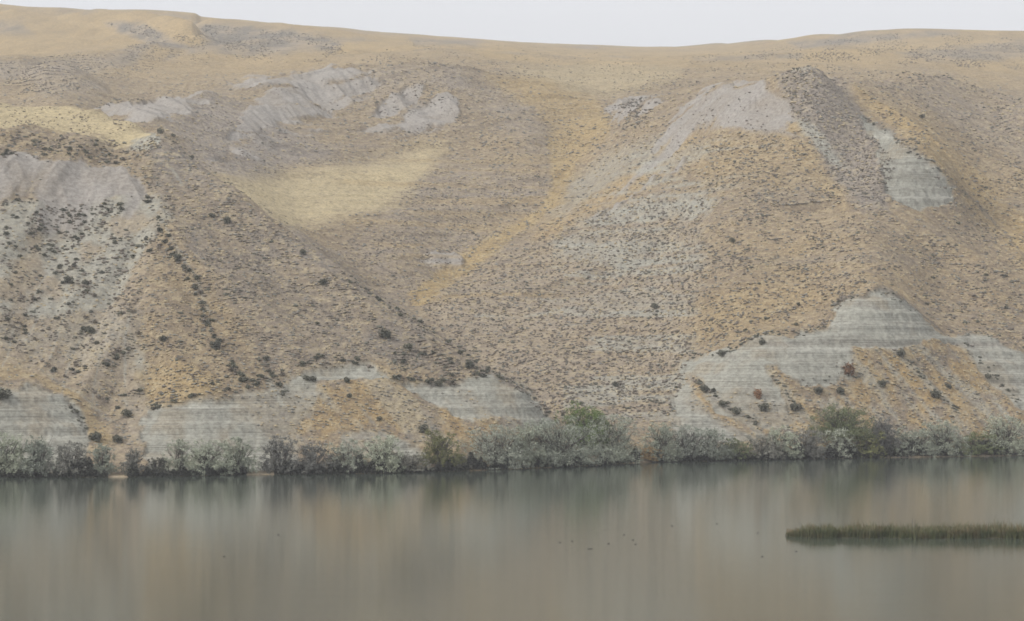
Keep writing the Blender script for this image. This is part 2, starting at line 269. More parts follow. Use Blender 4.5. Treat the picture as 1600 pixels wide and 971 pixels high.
runs = np.clip(line([(62,476),(52,500),(36,522)], 1.6, **LB)+line([(108,470),(94,510),(78,556)], 1.4, **LB)+line([(132,520),(112,556),(98,604),(86,640)], 1.3, **LB)
 + line([(205,500),(198,540),(196,600)], 1.5, **LB)+line([(232,320),(262,372),(300,432),(330,490)], 1.6, **LB)+line([(262,262),(276,278),(284,290)], 2, **LB)
 + line([(60,570),(100,606),(150,640),(196,672)], 1.3, **LB)+line([(418,590),(430,610),(442,632)], 4, **LB)+line([(20,500),(10,540),(0,560)], 1.4, **LB)
 + line([(160,560),(150,600),(140,640)], 1.0, **LB)+line([(80,400),(60,440),(40,480)], 1.2, **LB), 0, 1)*.8
bare = region([(238,236),(266,230),(305,262),(330,285),(262,292),(240,268)], 6, **LB)
rim = np.clip(region([(204,224),(226,214),(252,206),(250,226),(236,240),(214,234)], 3, **LB)+region([(1225,104),(1262,98),(1300,104),(1290,110),(1240,113)], 4, dmin=850, dmax=960, amt=.5), 0, 1)
dark_lines = np.clip(line([(1345,182),(1390,208),(1442,247),(1498,292),(1560,360),(1640,450)], 1.5, dmin=760, dmax=960)+line([(1372,455),(1430,480),(1482,517)], 1.3, dmin=600, dmax=760)
 + line([(1169,150),(1171,172)], .8, dmin=850, dmax=980)+line([(1178,151),(1180,172)], .6, dmin=850, dmax=980)
 + line([(1500,520),(1550,560),(1600,600)], 1.3, dmin=600, dmax=760, amt=.7)+line([(772,584),(830,614),(872,668)], 1.6, **LB)+line([(60,602),(100,622),(125,655),(146,694)], 1.4, **LB)
 + line([(1405,545),(1450,590),(1500,655)], 1.4, dmin=600, dmax=760, amt=.7)+line([(1075,585),(1120,620),(1180,672)], 2, dmin=600, dmax=760, amt=.6), 0, 1)
sand = np.clip(region([(168,738),(185,734),(205,741),(200,750),(160,750)], 3, dmax=600, ux=UU, vx=V0)+region([(382,735),(428,733),(465,738),(460,748),(380,748)], 3, dmax=600, ux=UU, vx=V0), 0, 1)

# ------------------------------------------------------------------ relief: ledges, rills, hummocks
far = sstep(1250, 1700, DD)
base_n = fbm(XX/38, DD/38, 4, 0)*1.3*sstep(560, 640, DD)*(1-far)+fbm(XX/5.5, DD/5.5, 3, 2)*.30*(1-far)
ZZ = Z0+base_n+pale*rill_s*np.clip(DD/900, .7, 1.3)+silt*flute*.35+ggrey*fbm(XX/4, DD/22, 3, 1)*.5*LBOX
terr = region([(650,480),(720,430),(860,355),(905,330),(1000,255),(1110,215),(1230,240),(1110,300),(1095,420),(1080,540),(1055,660),(870,680),(780,590),(700,530)], 24, dmin=600, dmax=1000)+.8*region([(520,260),(640,240),(860,230),(860,320),(720,430),(640,420),(560,370)], 24, dmin=830, dmax=1250)
ZZ = ZZ+(-np.abs(st2)*3.4+1.0-np.abs(streak(34, 4, 3))*4.5+1.1+st3*.35)*(1-far)*sstep(10, 45, DD-shore_d(UU))*(1-.6*yellow)*(1-.6*silt)
led = np.clip(silt+.4*terr+.35*ggrey*(~LBOX)+.12*(1-LBOX)*(DD < 1000), 0, 1)
zz = ZZ+fbm(XX/60, DD/60, 2, 2)*.6
def ledge(z, per, k):                      # hard beds stand proud of the soft ones
    t = z/per; fr = t-np.floor(t); amp = .5+.5*vnoise(np.floor(t)*1.7, XX*0.01, k)
    return (sstep(.55, 1.0, fr)-fr)*per*amp
ZZ = ZZ+led*(ledge(zz, 3.4, 1)*(.6+.7*scar)+ledge(zz+.7, 1.15, 2)*.5)
ZZ = ZZ+.22*fbm(XX/1.3, DD/1.3, 2, 3)*(1-far)*sstep(550, 570, DD)
# level bank near the water so nothing pokes out of the river
ds = shore_d(UU); k = sstep(-4, 10, DD-ds)
ZZ = np.where(DD < ds+10, Z0*(1-k)+ZZ*k, ZZ)
ZZ = np.where(DD < ds-1.5+1.5*fbm(XX/9, DD*0, 3, 1), np.minimum(ZZ, -.35), ZZ)
VV = VH-(ZZ-H)*F/DD

# ------------------------------------------------------------------ ground colours (albedo)
def c3(*a): return np.array(a, np.float32)
K = dict(sagebr=c3(.226, .177, .122), tan=c3(.302, .233, .148), gold=c3(.360, .260, .124), yellow=c3(.485, .402, .238),
         silt=c3(.332, .326, .280), pale=c3(.308, .284, .256), mauve=c3(.225, .198, .172), orange=c3(.345, .242, .118), farg=c3(.392, .284, .138), sand=c3(.42, .34, .24))
def mixw(c, k, w): return c*(1-w[..., None])+K[k]*w[..., None]
n1 = fbm(XX/30, DD/30, 5, 2); n2 = fbm(XX/9, DD/11, 4, 4); n3 = fbm(XX/55+9, ZZ/3.2, 3, 0)
C = np.broadcast_to(K['tan'], XX.shape+(3,)).astype(np.float32).copy()
C = mixw(C, 'sagebr', sstep(-.35, .45, n1+.5*n2)*.75)
C = mixw(C, 'mauve', sstep(.0, .5, n3)*.35)
C = mixw(C, 'gold', sstep(.12, .6, fbm(XX/18+5, DD/20, 4, 5))*.35)
# the right hill's near face and the left bluff's foot: pinkish soil between the shrubs
rh = region([(650,480),(720,430),(860,355),(905,330),(1100,300),(1095,420),(1080,540),(1055,660),(870,680),(780,590),(700,530)], 14, dmin=600, dmax=960)
K['soil'] = c3(.318, .266, .204)
C = mixw(C, 'soil', rh*.78)
lf = region([(-400,320),(0,320),(240,310),(250,400),(215,480),(215,560),(230,640),(210,720),(-400,720)], 14, **LB)
C = mixw(C, 'soil', lf*.7)
C = mixw(C, 'mauve', region([(250,205),(520,410),(700,530),(850,620),(760,588),(560,570),(430,600),(330,440),(255,330),(225,262)], 14, **LB)*(.35+.45*sstep(-.15, .4, fbm(XX/8, DD/20, 4, 0))))
C = mixw(C, 'farg', far*(1-.25*sstep(0, .6, n1)))
C = mixw(C, 'tan', far*sstep(.05, .5, fbm(XX/80, DD/260, 4, 1))*.55)
C = mixw(C, 'mauve', far*sstep(.18, .55, fbm(XX/40, DD/150, 4, 5))*.55)
K['farscrub'] = c3(.150, .138, .122)
C = mixw(C, 'sagebr', sstep(.05, .5, st2+.4*st1)*.5*(1-far)); C = mixw(C, 'tan', sstep(.0, .45, -st1)*.4*(1-far))
C = mixw(C, 'gold', sstep(.15, .55, st1+.3*n2)*.28*(1-far)*(1-rh))
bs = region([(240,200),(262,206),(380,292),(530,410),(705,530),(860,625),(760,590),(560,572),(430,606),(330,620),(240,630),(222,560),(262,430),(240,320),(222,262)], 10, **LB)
C *= (1-.06*bs*(1-gold))[..., None]          # scrubby flank toned darker, its shade painted into the ground colour
K['mauve_far'] = c3(.285, .250, .218)
C = mixw(C, 'mauve', sage*LBOX*(.6+.3*np.clip(n2, -1, 1)))
C = mixw(C, 'mauve_far', sage*(~LBOX)*(.65+.3*np.clip(n2, -1, 1)))
C = mixw(C, 'mauve', .6*region([(1212,118),(1270,104),(1325,112),(1345,175),(1405,255),(1390,335),(1330,310),(1300,262),(1245,195)], 8, dmin=780, dmax=1050))
K['golden'] = c3(.385, .285, .135)
shelf = sum(line([(985,y+15),(1048,y+3),(1118,y)], 2.3, dmin=760, dmax=1000) for y in (232, 249, 267, 286, 305))
for q in ([(880,364),(1010,344),(1105,322)], [(835,394),(960,380),(1065,384)], [(860,414),(960,410),(1070,404)], [(820,472),(960,458),(1085,464)], [(770,440),(900,428),(1060,436)], [(900,348),(1000,330),(1100,304)], [(740,500),(900,492),(1060,500)]):
    shelf = shelf+line(q, 2.6, dmin=650, dmax=1000)
C = mixw(C, 'silt', np.clip(shelf, 0, 1)*sstep(-.35, .15, fbm(XX/12, DD/9, 4, 3))*.75)
C = mixw(C, 'orange', .75*region([(1085,218),(1068,246),(1000,290),(930,330),(850,378),(835,376),(880,340),(960,286),(1040,232)], 8, dmin=780, dmax=1150))
C = mixw(C, 'golden', .85*region([(855,215),(900,190),(945,178),(950,200),(905,250),(882,290),(866,322),(800,380),(720,432),(655,478),(642,462),(700,418),(780,366),(850,318),(866,285)], 5, dmin=800, dmax=1300, ux=UU+warp*.5, vx=V0+warp2*.4))
C = mixw(C, 'golden', .55*region([(760,118),(860,128),(930,165),(945,185),(900,200),(850,170)], 12, dmin=900, dmax=1350))
C = mixw(C, 'mauve_far', .8*region([(250,195),(330,150),(430,190),(520,240),(440,270),(380,300),(460,360),(560,440),(640,480),(600,500),(500,420)], 16, dmin=830, dmax=1250)*(1-yellow))
C = mixw(C, 'farscrub', sage*far*sstep(-.35, .25, fbm(XX/12, DD/45, 4, 1))*.95)
C = mixw(C, 'yellow', yellow*np.clip(.92+.2*n2, 0, 1))
C = mixw(C, 'gold', gold*np.clip(.8+.35*n2, 0, 1))
C = mixw(C, 'mauve', bare*.6)
C = mixw(C, 'silt', ggrey*np.where(LBOX, .25+.75*sstep(-.35, .15, fbm(XX/7, DD/9, 4, 3)), np.clip(.85+.5*n2, 0, 1)))
C = mixw(C, 'pale', pale*np.clip(.95+.3*n2, 0, 1))
C = mixw(C, 'silt', silt)
C = mixw(C, 'silt', np.clip(rim+runs*.9, 0, 1))
tz = (ZZ+.9*fbm(XX/40, DD/40, 3, 2))
C = mixw(C, 'silt', terr*sstep(.50, .62, vnoise(tz/1.35, XX/40, 2))*sstep(-.45, .2, fbm(XX/22, ZZ/6, 3, 4))*.8*(UU > 880))
C = mixw(C, 'gold', terr*sstep(.5, .68, vnoise(tz/1.9, XX/60, 1))*.6*(UU <= 880)*(DD > 830))
C = mixw(C, 'orange', orange*np.clip(.8+.5*n2, 0, 1))
C = mixw(C, 'mauve', orange*sstep(-.05, .35, fbm(XX/3.5, DD/5, 4, 5))*.65); C = mixw(C, 'silt', orange*sstep(.1, .4, st1)*.5)
C = mixw(C, 'silt', silt_or*.8)
K['dark_lines'] = c3(.13, .115, .10)
C = mixw(C, 'dark_lines', dark_lines*.75)  # narrow dark lines drawn over the ground colour
bz = ZZ+.5*fbm(XX/45, DD/45, 2, 1); brk = sstep(-.3, .25, fbm(XX/11, ZZ/2.5, 4, 3))
K['bed'] = c3(.20, .19, .155); K['limy'] = c3(.43, .42, .37)
C = mixw(C, 'bed', np.clip(silt, 0, 1)*brk*(.4*sstep(.66, .78, vnoise(bz/.9, XX*0+3, 2))+.45*scar*sstep(.5, .62, vnoise(bz/2.1, XX*0+8, 4))))
C = mixw(C, 'limy', np.clip(silt, 0, 1)*(1-brk)*.5*sstep(.6, .75, vnoise(bz/1.3, XX*0+5, 1)))
C = mixw(C, 'tan', np.clip(silt, 0, 1)*.4*sstep(.1, .45, fbm(XX/7, DD/6, 4, 0)))
C = mixw(C, 'sand', sand)
# pinkish bed through the right hand wall
C = mixw(C, 'mauve', silt*np.exp(-((ZZ-29.3+fbm(XX/30, DD/30, 2, 3))/.7)**2)*.5*(UU > 1200))
C *= (1+far*.20*fbm(XX/10, DD/45, 4, 2)+.10*np.clip(n2, -1, 1)+.07*fbm(XX/1.5, DD/2, 2, 1))[..., None]
band = np.clip(silt+.5*ggrey*(~LBOX)+.10, 0, 1); veg = np.clip(1-silt-pale-.6*ggrey, 0, 1)
MASK = np.stack([band, veg, pale, np.ones_like(band)], -1)

# ------------------------------------------------------------------ material helpers
def mat(name, build, rough=.9):
    m = bpy.data.materials.new(name); m.use_nodes = True; t = m.node_tree; t.nodes.clear()
    o = t.nodes.new('ShaderNodeOutputMaterial'); b = t.nodes.new('ShaderNodeBsdfPrincipled')
    b.inputs['Roughness'].default_value = rough; b.inputs['Specular IOR Level'].default_value = .15
    t.links.new(b.outputs[0], o.inputs[0]); build(t, b, o); return m
def N(t, kind, **kw):
    nn = t.nodes.new(kind)
    for a, v in kw.items():
        if isinstance(v, tuple) and a.startswith('i_'): nn.inputs[a[2:].replace('_', ' ')].default_value = v
        elif a.startswith('i_'): nn.inputs[a[2:].replace('_', ' ')].default_value = v
        else: setattr(nn, a, v)
    return nn
def math_(t, op, a, b=None, c=None, clamp=False):
    m = t.nodes.new('ShaderNodeMath'); m.operation = op; m.use_clamp = clamp
    for i, x in enumerate((a, b, c)):
        if x is None: continue
        if isinstance(x, (int, float)): m.inputs[i].default_value = x
        else: t.links.new(x, m.inputs[i])
    return m.outputs[0]
def noise(t, vec, scale, detail=3, rough=.5):
    nn = N(t, 'ShaderNodeTexNoise'); nn.inputs['Scale'].default_value = scale; nn.inputs['Detail'].default_value = detail
    nn.inputs['Roughness'].default_value = rough
    if vec is not None: t.links.new(vec, nn.inputs['Vector'])
    return nn.outputs['Fac']
def mixrgb(t, fac, a, b, mode='MIX'):
    m = t.nodes.new('ShaderNodeMix'); m.data_type = 'RGBA'; m.blend_type = mode
    for i, x in ((0, fac), (6, a), (7, b)):
        if isinstance(x, (int, float)): m.inputs[i].default_value = x
        elif isinstance(x, tuple): m.inputs[i].default_value = (*x, 1) if len(x) == 3 else x
        else: t.links.new(x, m.inputs[i])
    return m.outputs[2]
def mapping(t, vec, scale, rot=(0, 0, 0)):
    m = N(t, 'ShaderNodeMapping'); m.inputs['Scale'].default_value = scale; m.inputs['Rotation'].default_value = rot
    t.links.new(vec, m.inputs['Vector']); return m.outputs[0]
def ramp(t, x, a, b):
    return math_(t, 'MULTIPLY_ADD', x, 1/(b-a), -a/(b-a), True)

def b_ground(t, b, o):
    at = N(t, 'ShaderNodeAttribute', attribute_name='ground'); mk = N(t, 'ShaderNodeAttribute', attribute_name='cover')
    sp = N(t, 'ShaderNodeSeparateColor'); t.links.new(mk.outputs['Color'], sp.inputs[0])
    pos = N(t, 'ShaderNodeNewGeometry').outputs['Position']
    c = at.outputs['Color']
    # strata: thin beds that follow the height
    beds = noise(t, mapping(t, pos, (.022, .022, 1.5)), 1.0, 6, .75)
    beds2 = noise(t, mapping(t, pos, (.05, .05, 3.4)), 1.0, 3, .6)
    beds3 = noise(t, mapping(t, pos, (.03, .03, 6.5)), 1.0, 2, .5)
    lite = math_(t, 'MULTIPLY', ramp(t, beds, .5, .64), sp.outputs[0]); dark = math_(t, 'MULTIPLY', ramp(t, beds, .46, .34), sp.outputs[0])
    brk = ramp(t, noise(t, mapping(t, pos, (.06, .06, .10)), 1.0, 4, .6), .40, .60)
    c = mixrgb(t, math_(t, 'MULTIPLY', math_(t, 'MULTIPLY', lite, .4), brk), c, (.42, .415, .36))
    c = mixrgb(t, math_(t, 'MULTIPLY', math_(t, 'MULTIPLY', dark, .42), brk), c, (.205, .205, .165))
    stn = ramp(t, noise(t, mapping(t, pos, (.35, .10, .03)), 1.0, 5, .65), .52, .66)
    c = mixrgb(t, math_(t, 'MULTIPLY', math_(t, 'MULTIPLY', stn, sp.outputs[0]), .2), c, (.30, .28, .24))
    c = mixrgb(t, math_(t, 'MULTIPLY', math_(t, 'MULTIPLY', ramp(t, beds2, .43, .33), sp.outputs[0]), .45), c, (.17, .16, .14))
    c = mixrgb(t, math_(t, 'MULTIPLY', math_(t, 'MULTIPLY', ramp(t, beds3, .42, .38), sp.outputs[0]), .5), c, (.16, .155, .13))
    c = mixrgb(t, math_(t, 'MULTIPLY', math_(t, 'MULTIPLY', ramp(t, beds3, .60, .64), sp.outputs[0]), .45), c, (.47, .46, .40))
    # grass tussocks, litter, low scrub
    g1 = noise(t, mapping(t, pos, (.8, .7, 1.6)), .42, 7, .8); g2 = noise(t, mapping(t, pos, (1, .6, 1.5)), 1.25, 3, .7)
    c = mixrgb(t, math_(t, 'MULTIPLY', math_(t, 'MULTIPLY', ramp(t, g1, .50, .60), sp.outputs[1]), .62), c, (.42, .35, .225))
    c = mixrgb(t, math_(t, 'MULTIPLY', math_(t, 'MULTIPLY', ramp(t, g1, .49, .39), sp.outputs[1]), .62), c, (.150, .125, .100))
    c = mixrgb(t, math_(t, 'MULTIPLY', math_(t, 'MULTIPLY', ramp(t, g2, .44, .34), sp.outputs[1]), .55), c, (.12, .105, .095))
    g3 = noise(t, mapping(t, pos, (.12, .03, .3)), 1.0, 6, .7)
    c = mixrgb(t, math_(t, 'MULTIPLY', ramp(t, g3, .42, .30), .3), c, (.2, .165, .15))
    g4 = noise(t, pos, .9, 4, .8)
    c = mixrgb(t, 1.0, c, mixrgb(t, ramp(t, g4, .38, .62), (.78, .77, .76), (1.2, 1.2, 1.19)), 'MULTIPLY')
    t.links.new(c, b.inputs['Base Color'])
    bp = N(t, 'ShaderNodeBump'); bp.inputs['Strength'].default_value = .7; bp.inputs['Distance'].default_value = .7
    hh = math_(t, 'ADD', g1, math_(t, 'MULTIPLY', beds2, sp.outputs[0])); t.links.new(hh, bp.inputs['Height'])
    t.links.new(bp.outputs[0], b.inputs['Normal'])
M_ground = mat('dry_grass_and_silt', b_ground, .95)

def b_water(t, b, o):
    pos = N(t, 'ShaderNodeNewGeometry').outputs['Position']
    b.inputs['Base Color'].default_value = (.072, .086, .068, 1); b.inputs['IOR'].default_value = 1.33
    b.inputs['Specular IOR Level'].default_value = .5
    r = noise(t, mapping(t, pos, (.004, .02, 1)), 1, 4, .6)
    t.links.new(math_(t, 'MULTIPLY_ADD', r, .06, .0), b.inputs['Roughness'])
    n = noise(t, mapping(t, pos, (.9, 2.2, 1)), 1.0, 4, .65)
    n2_ = noise(t, mapping(t, pos, (.05, .12, 1)), 1.0, 2, .5)
    bp = N(t, 'ShaderNodeBump'); bp.inputs['Strength'].default_value = .4; bp.inputs['Distance'].default_value = .020
    t.links.new(math_(t, 'ADD', n, math_(t, 'MULTIPLY', n2_, 1.5)), bp.inputs['Height']); t.links.new(bp.outputs[0], b.inputs['Normal'])
M_water = mat('river_water', b_water)

def leaf_mat(name, c1, c2, c3_=None):
    def f(t, b, o):
        g = N(t, 'ShaderNodeNewGeometry'); oi = N(t, 'ShaderNodeObjectInfo')
        c = mixrgb(t, g.outputs['Random Per Island'], c1, c2)
        nn = noise(t, g.outputs['Position'], .45, 3, .6)
        c = mixrgb(t, math_(t, 'MULTIPLY', ramp(t, nn, .42, .66), .6), c, c3_ or c2)
        c = mixrgb(t, 1.0, c, mixrgb(t, oi.outputs['Random'], (.72, .73, .76), (1.13, 1.12, 1.07)), 'MULTIPLY')
        t.links.new(c, b.inputs['Base Color'])
    return mat(name, f, .8)
M_olive = leaf_mat('silver_grey_leaves', (0.267, 0.289, 0.225), (0.470, 0.491, 0.394), (0.427, 0.448, 0.341))
M_pale = leaf_mat('pale_silver_leaves', (0.252, 0.269, 0.220), (0.455, 0.472, 0.396), (0.405, 0.420, 0.337))
M_twig = leaf_mat('grey_twigs_and_leaves', (0.174, 0.174, 0.154), (0.313, 0.299, 0.260), (0.260, 0.260, 0.217))
M_green = leaf_mat('green_leaves', (.11, .165, .05), (.20, .27, .085), (.16, .21, .065))
M_ygreen = leaf_mat('yellow_green_leaves', (0.150, 0.156, 0.072), (0.260, 0.254, 0.117), (0.195, 0.208, 0.091))
M_drab = leaf_mat('drab_green_leaves', (.14, .175, .08), (.24, .26, .13), (.19, .20, .11))
M_dark = leaf_mat('dark_sage_leaves', (.115, .118, .090), (.185, .180, .140), (.155, .155, .118))
M_sage = leaf_mat('sage_leaves', (.175, .150, .125), (.26, .225, .182), (.215, .19, .152))
M_rust = leaf_mat('rusty_dry_leaves', (.20, .11, .06), (.30, .17, .09), (.24, .13, .07))
M_straw = leaf_mat('dry_straw', (.34, .24, .13), (.46, .34, .19), (.40, .28, .15))
M_tuss = leaf_mat('pale_tussock_grass', (.30, .245, .165), (.39, .325, .215), (.34, .28, .18))
M_reed = leaf_mat('reed_blades', (.085, .11, .055), (.20, .205, .10), (.24, .18, .10))
M_reedb = leaf_mat('brown_reed_tops', (.17, .125, .075), (.25, .19, .11), (.20, .15, .09))
M_under = leaf_mat('shade_dark_undergrowth_leaves', (.040, .042, .036), (.085, .085, .070), (.07, .07, .056))  # leaf tones darkened to stand for the shade between the bushes
M_bark = leaf_mat('grey_bark', (.09, .08, .068), (.14, .125, .105))
M_mud = mat('wet_mud', lambda t, b, o: t.links.new(mixrgb(t, noise(t, N(t, 'ShaderNodeNewGeometry').outputs['Position'], 1.5), (.06, .055, .04), (.13, .115, .085)), b.inputs['Base Color']), .6)
M_feather = mat('dark_feathers', lambda t, b, o: t.links.new(mixrgb(t, noise(t, N(t, 'ShaderNodeTexCoord').outputs['Object'], 9), (.06, .056, .05), (.13, .12, .105)), b.inputs['Base Color']), .6)
M_wood = mat('weathered_wood', lambda t, b, o: t.links.new(mixrgb(t, noise(t, N(t, 'ShaderNodeTexCoord').outputs['Object'], 14), (.10, .09, .075), (.18, .165, .14)), b.inputs['Base Color']), .9)
M_stone = mat('pale_stone', lambda t, b, o: t.links.new(mixrgb(t, noise(t, N(t, 'ShaderNodeTexCoord').outputs['Object'], 4), (.42, .40, .37), (.62, .60, .56)), b.inputs['Base Color']), .9)

# ------------------------------------------------------------------ mesh helpers
def mesh(name, verts, faces, m, smooth=True):
    """verts (n,3); faces (k,3|4) array"""
    me = bpy.data.meshes.new(name); verts = np.asarray(verts, np.float32); faces = np.asarray(faces, np.int32)
    k = faces.shape[1]
    me.vertices.add(len(verts)); me.vertices.foreach_set('co', verts.ravel())
    me.loops.add(faces.size); me.loops.foreach_set('vertex_index', faces.ravel())
    me.polygons.add(len(faces)); me.polygons.foreach_set('loop_start', np.arange(0, faces.size, k, dtype=np.int32))
    me.polygons.foreach_set('use_smooth', np.full(len(faces), smooth))
    me.materials.append(m); me.update(calc_edges=True); me.validate(); return me
def obj(name, me, parent=None, loc=(0, 0, 0), label=None, cat=None, group=None, kind=None, rz=0, scale=None):
    o = bpy.data.objects.new(name, me); col.objects.link(o); o.location = loc; o.rotation_euler = (0, 0, rz)
    if scale is not None: o.scale = scale
    if parent: o.parent = parent
    if label: o['label'] = label
    if cat: o['category'] = cat
    if group: o['group'] = group
    if kind: o['kind'] = kind
    return o

# ------------------------------------------------------------------ the ground: three hills and the upland behind, one continuous relief
nr, nc = UU.shape
idx = np.arange(nr*nc).reshape(nr, nc)
quads = np.stack([idx[:-1, :-1], idx[:-1, 1:], idx[1:, 1:], idx[1:, :-1]], -1).reshape(-1, 4)
# who owns a quad
uq = (UU[:-1, :-1]).ravel(); dq = DD[:-1, :-1].ravel()
gu = [640, 655, 672, 735, 790, 840, 875]; gd = [832, 815, 800, 745, 690, 655, 612]
rav = np.interp(uq, [-420, 100, 215, 252, 300, 375, 450, 520, 600]+gu+[876], [900, 900, 860, 800, 790, 765, 745, 725, 705]+gd+[0])
left = dq < rav
guy = [(876, 500), (700, 884), (770, 908), (830, 962), (870, 1000), (905, 1075), (930, 1130), (945, 1200)]
gline = np.interp(uq, [640, 700, 770, 830, 870, 905, 930, 945, 2001], [832, 884, 908, 962, 1000, 1075, 1130, 1200, 1200])
upl_d = np.interp(uq, [-420, 0, 200, 375, 450, 700, 830, 945, 1000, 1060, 1130, 1200, 1270, 1340, 1400, 1480, 1600, 2000],
                  [1000, 1000, 1150, 1200, 1290, 1300, 1300, 1200, 1170, 1140, 1075, 1020, 990, 1060, 1130, 1160, 1140, 1160])
upl = (dq >= upl_d) & ~left
right = ~left & ~upl & (uq > 640) & (dq < gline)
midl = ~left & ~upl & ~right
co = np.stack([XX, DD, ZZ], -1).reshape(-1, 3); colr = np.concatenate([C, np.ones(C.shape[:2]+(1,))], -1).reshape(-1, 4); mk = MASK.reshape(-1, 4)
# shared normals so the seams between hills do not show
e1 = np.gradient(co.reshape(nr, nc, 3), axis=1); e2 = np.gradient(co.reshape(nr, nc, 3), axis=0)
nn_ = np.cross(e1, e2); nn_ /= np.linalg.norm(nn_, axis=-1, keepdims=True)+1e-9; nn_ = nn_.reshape(-1, 3)
for name, sel in (('left_hill', left), ('middle_hill', midl), ('right_hill', right), ('upland', upl)):
    q = quads[sel]; used, inv = np.unique(q, return_inverse=True); q = inv.reshape(q.shape)
    me = mesh(name, co[used], q, M_ground)
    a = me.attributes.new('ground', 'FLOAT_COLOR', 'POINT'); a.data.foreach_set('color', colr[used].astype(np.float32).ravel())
    a = me.attributes.new('cover', 'FLOAT_COLOR', 'POINT'); a.data.foreach_set('color', mk[used].astype(np.float32).ravel())
    me.normals_split_custom_set_from_vertices(nn_[used].tolist())
    obj(name, me, kind='structure')
obj('river', mesh('river', [(-900, -120, 0), (900, -120, 0), (900, 760, 0), (-900, 760, 0)], [(0, 1, 2, 3)], M_water, False), kind='structure')
obj('river_bed', mesh('river_bed', [(-900, -120, -9), (900, -120, -9), (900, 760, -9), (-900, 760, -9)], [(0, 1, 2, 3)], M_mud, False), kind='structure')

def hit(u, v, dmin=0, dmax=1e9):
    """where the sight line through photo point (u, v) meets the ground"""
    u = np.atleast_1d(np.asarray(u, float)); v = np.atleast_1d(np.asarray(v, float))
    ci = np.clip(np.searchsorted(U, u), 0, len(U)-1)
    ok = (VV[:, ci] <= v[None]) & (D[:, None] >= dmin) & (ZZ[:, ci] > 0)
    r = ok.argmax(0); good = ok.any(0) & (D[r] < dmax)
    d = D[r]; z = ZZ[r, ci]; x = (u-800)/F*d
    return x, d, z, good
def ground(u, d):
    ci = np.clip(np.searchsorted(U, u), 0, len(U)-1); r = np.clip(np.searchsorted(D, d), 0, len(D)-1); return ZZ[r, ci]

# ------------------------------------------------------------------ plants
def leaves(centres, size, rg, aspect=1.0, up=0.0):
    n = len(centres); a = rg.normal(size=(n, 3)); a[:, 2] = a[:, 2]*(1-up)+up*1.5; a /= np.linalg.norm(a, axis=1)[:, None]
    b = np.cross(a, rg.normal(size=(n, 3))); b /= np.linalg.norm(b, axis=1)[:, None]
    s = (size*rg.uniform(.6, 1.4, n))[:, None]; a = a*s*aspect; b = b*s*.55
    v = np.stack([centres-a, centres-b, centres+a, centres+b], 1).reshape(-1, 3)
    return v, np.arange(4*n).reshape(n, 4)
def tubes(paths, rads, sides=5):
    vs, fs, k = [], [], 0
    for p, r in zip(paths, rads):
        p = np.asarray(p, float); m = len(p); t = np.gradient(p, axis=0); t /= np.linalg.norm(t, axis=1)[:, None]
        s = np.cross(t, (0.3, .9, .1)); s /= np.linalg.norm(s, axis=1)[:, None]; q = np.cross(t, s)
        for i in range(m):
            for j in range(sides):
                a = 2*math.pi*j/sides; vs.append(p[i]+(s[i]*math.cos(a)+q[i]*math.sin(a))*r[i])
        for i in range(m-1):
            for j in range(sides):
                fs.append((k+i*sides+j, k+i*sides+(j+1) % sides, k+(i+1)*sides+(j+1) % sides, k+(i+1)*sides+j))
        k += m*sides
    return vs, fs
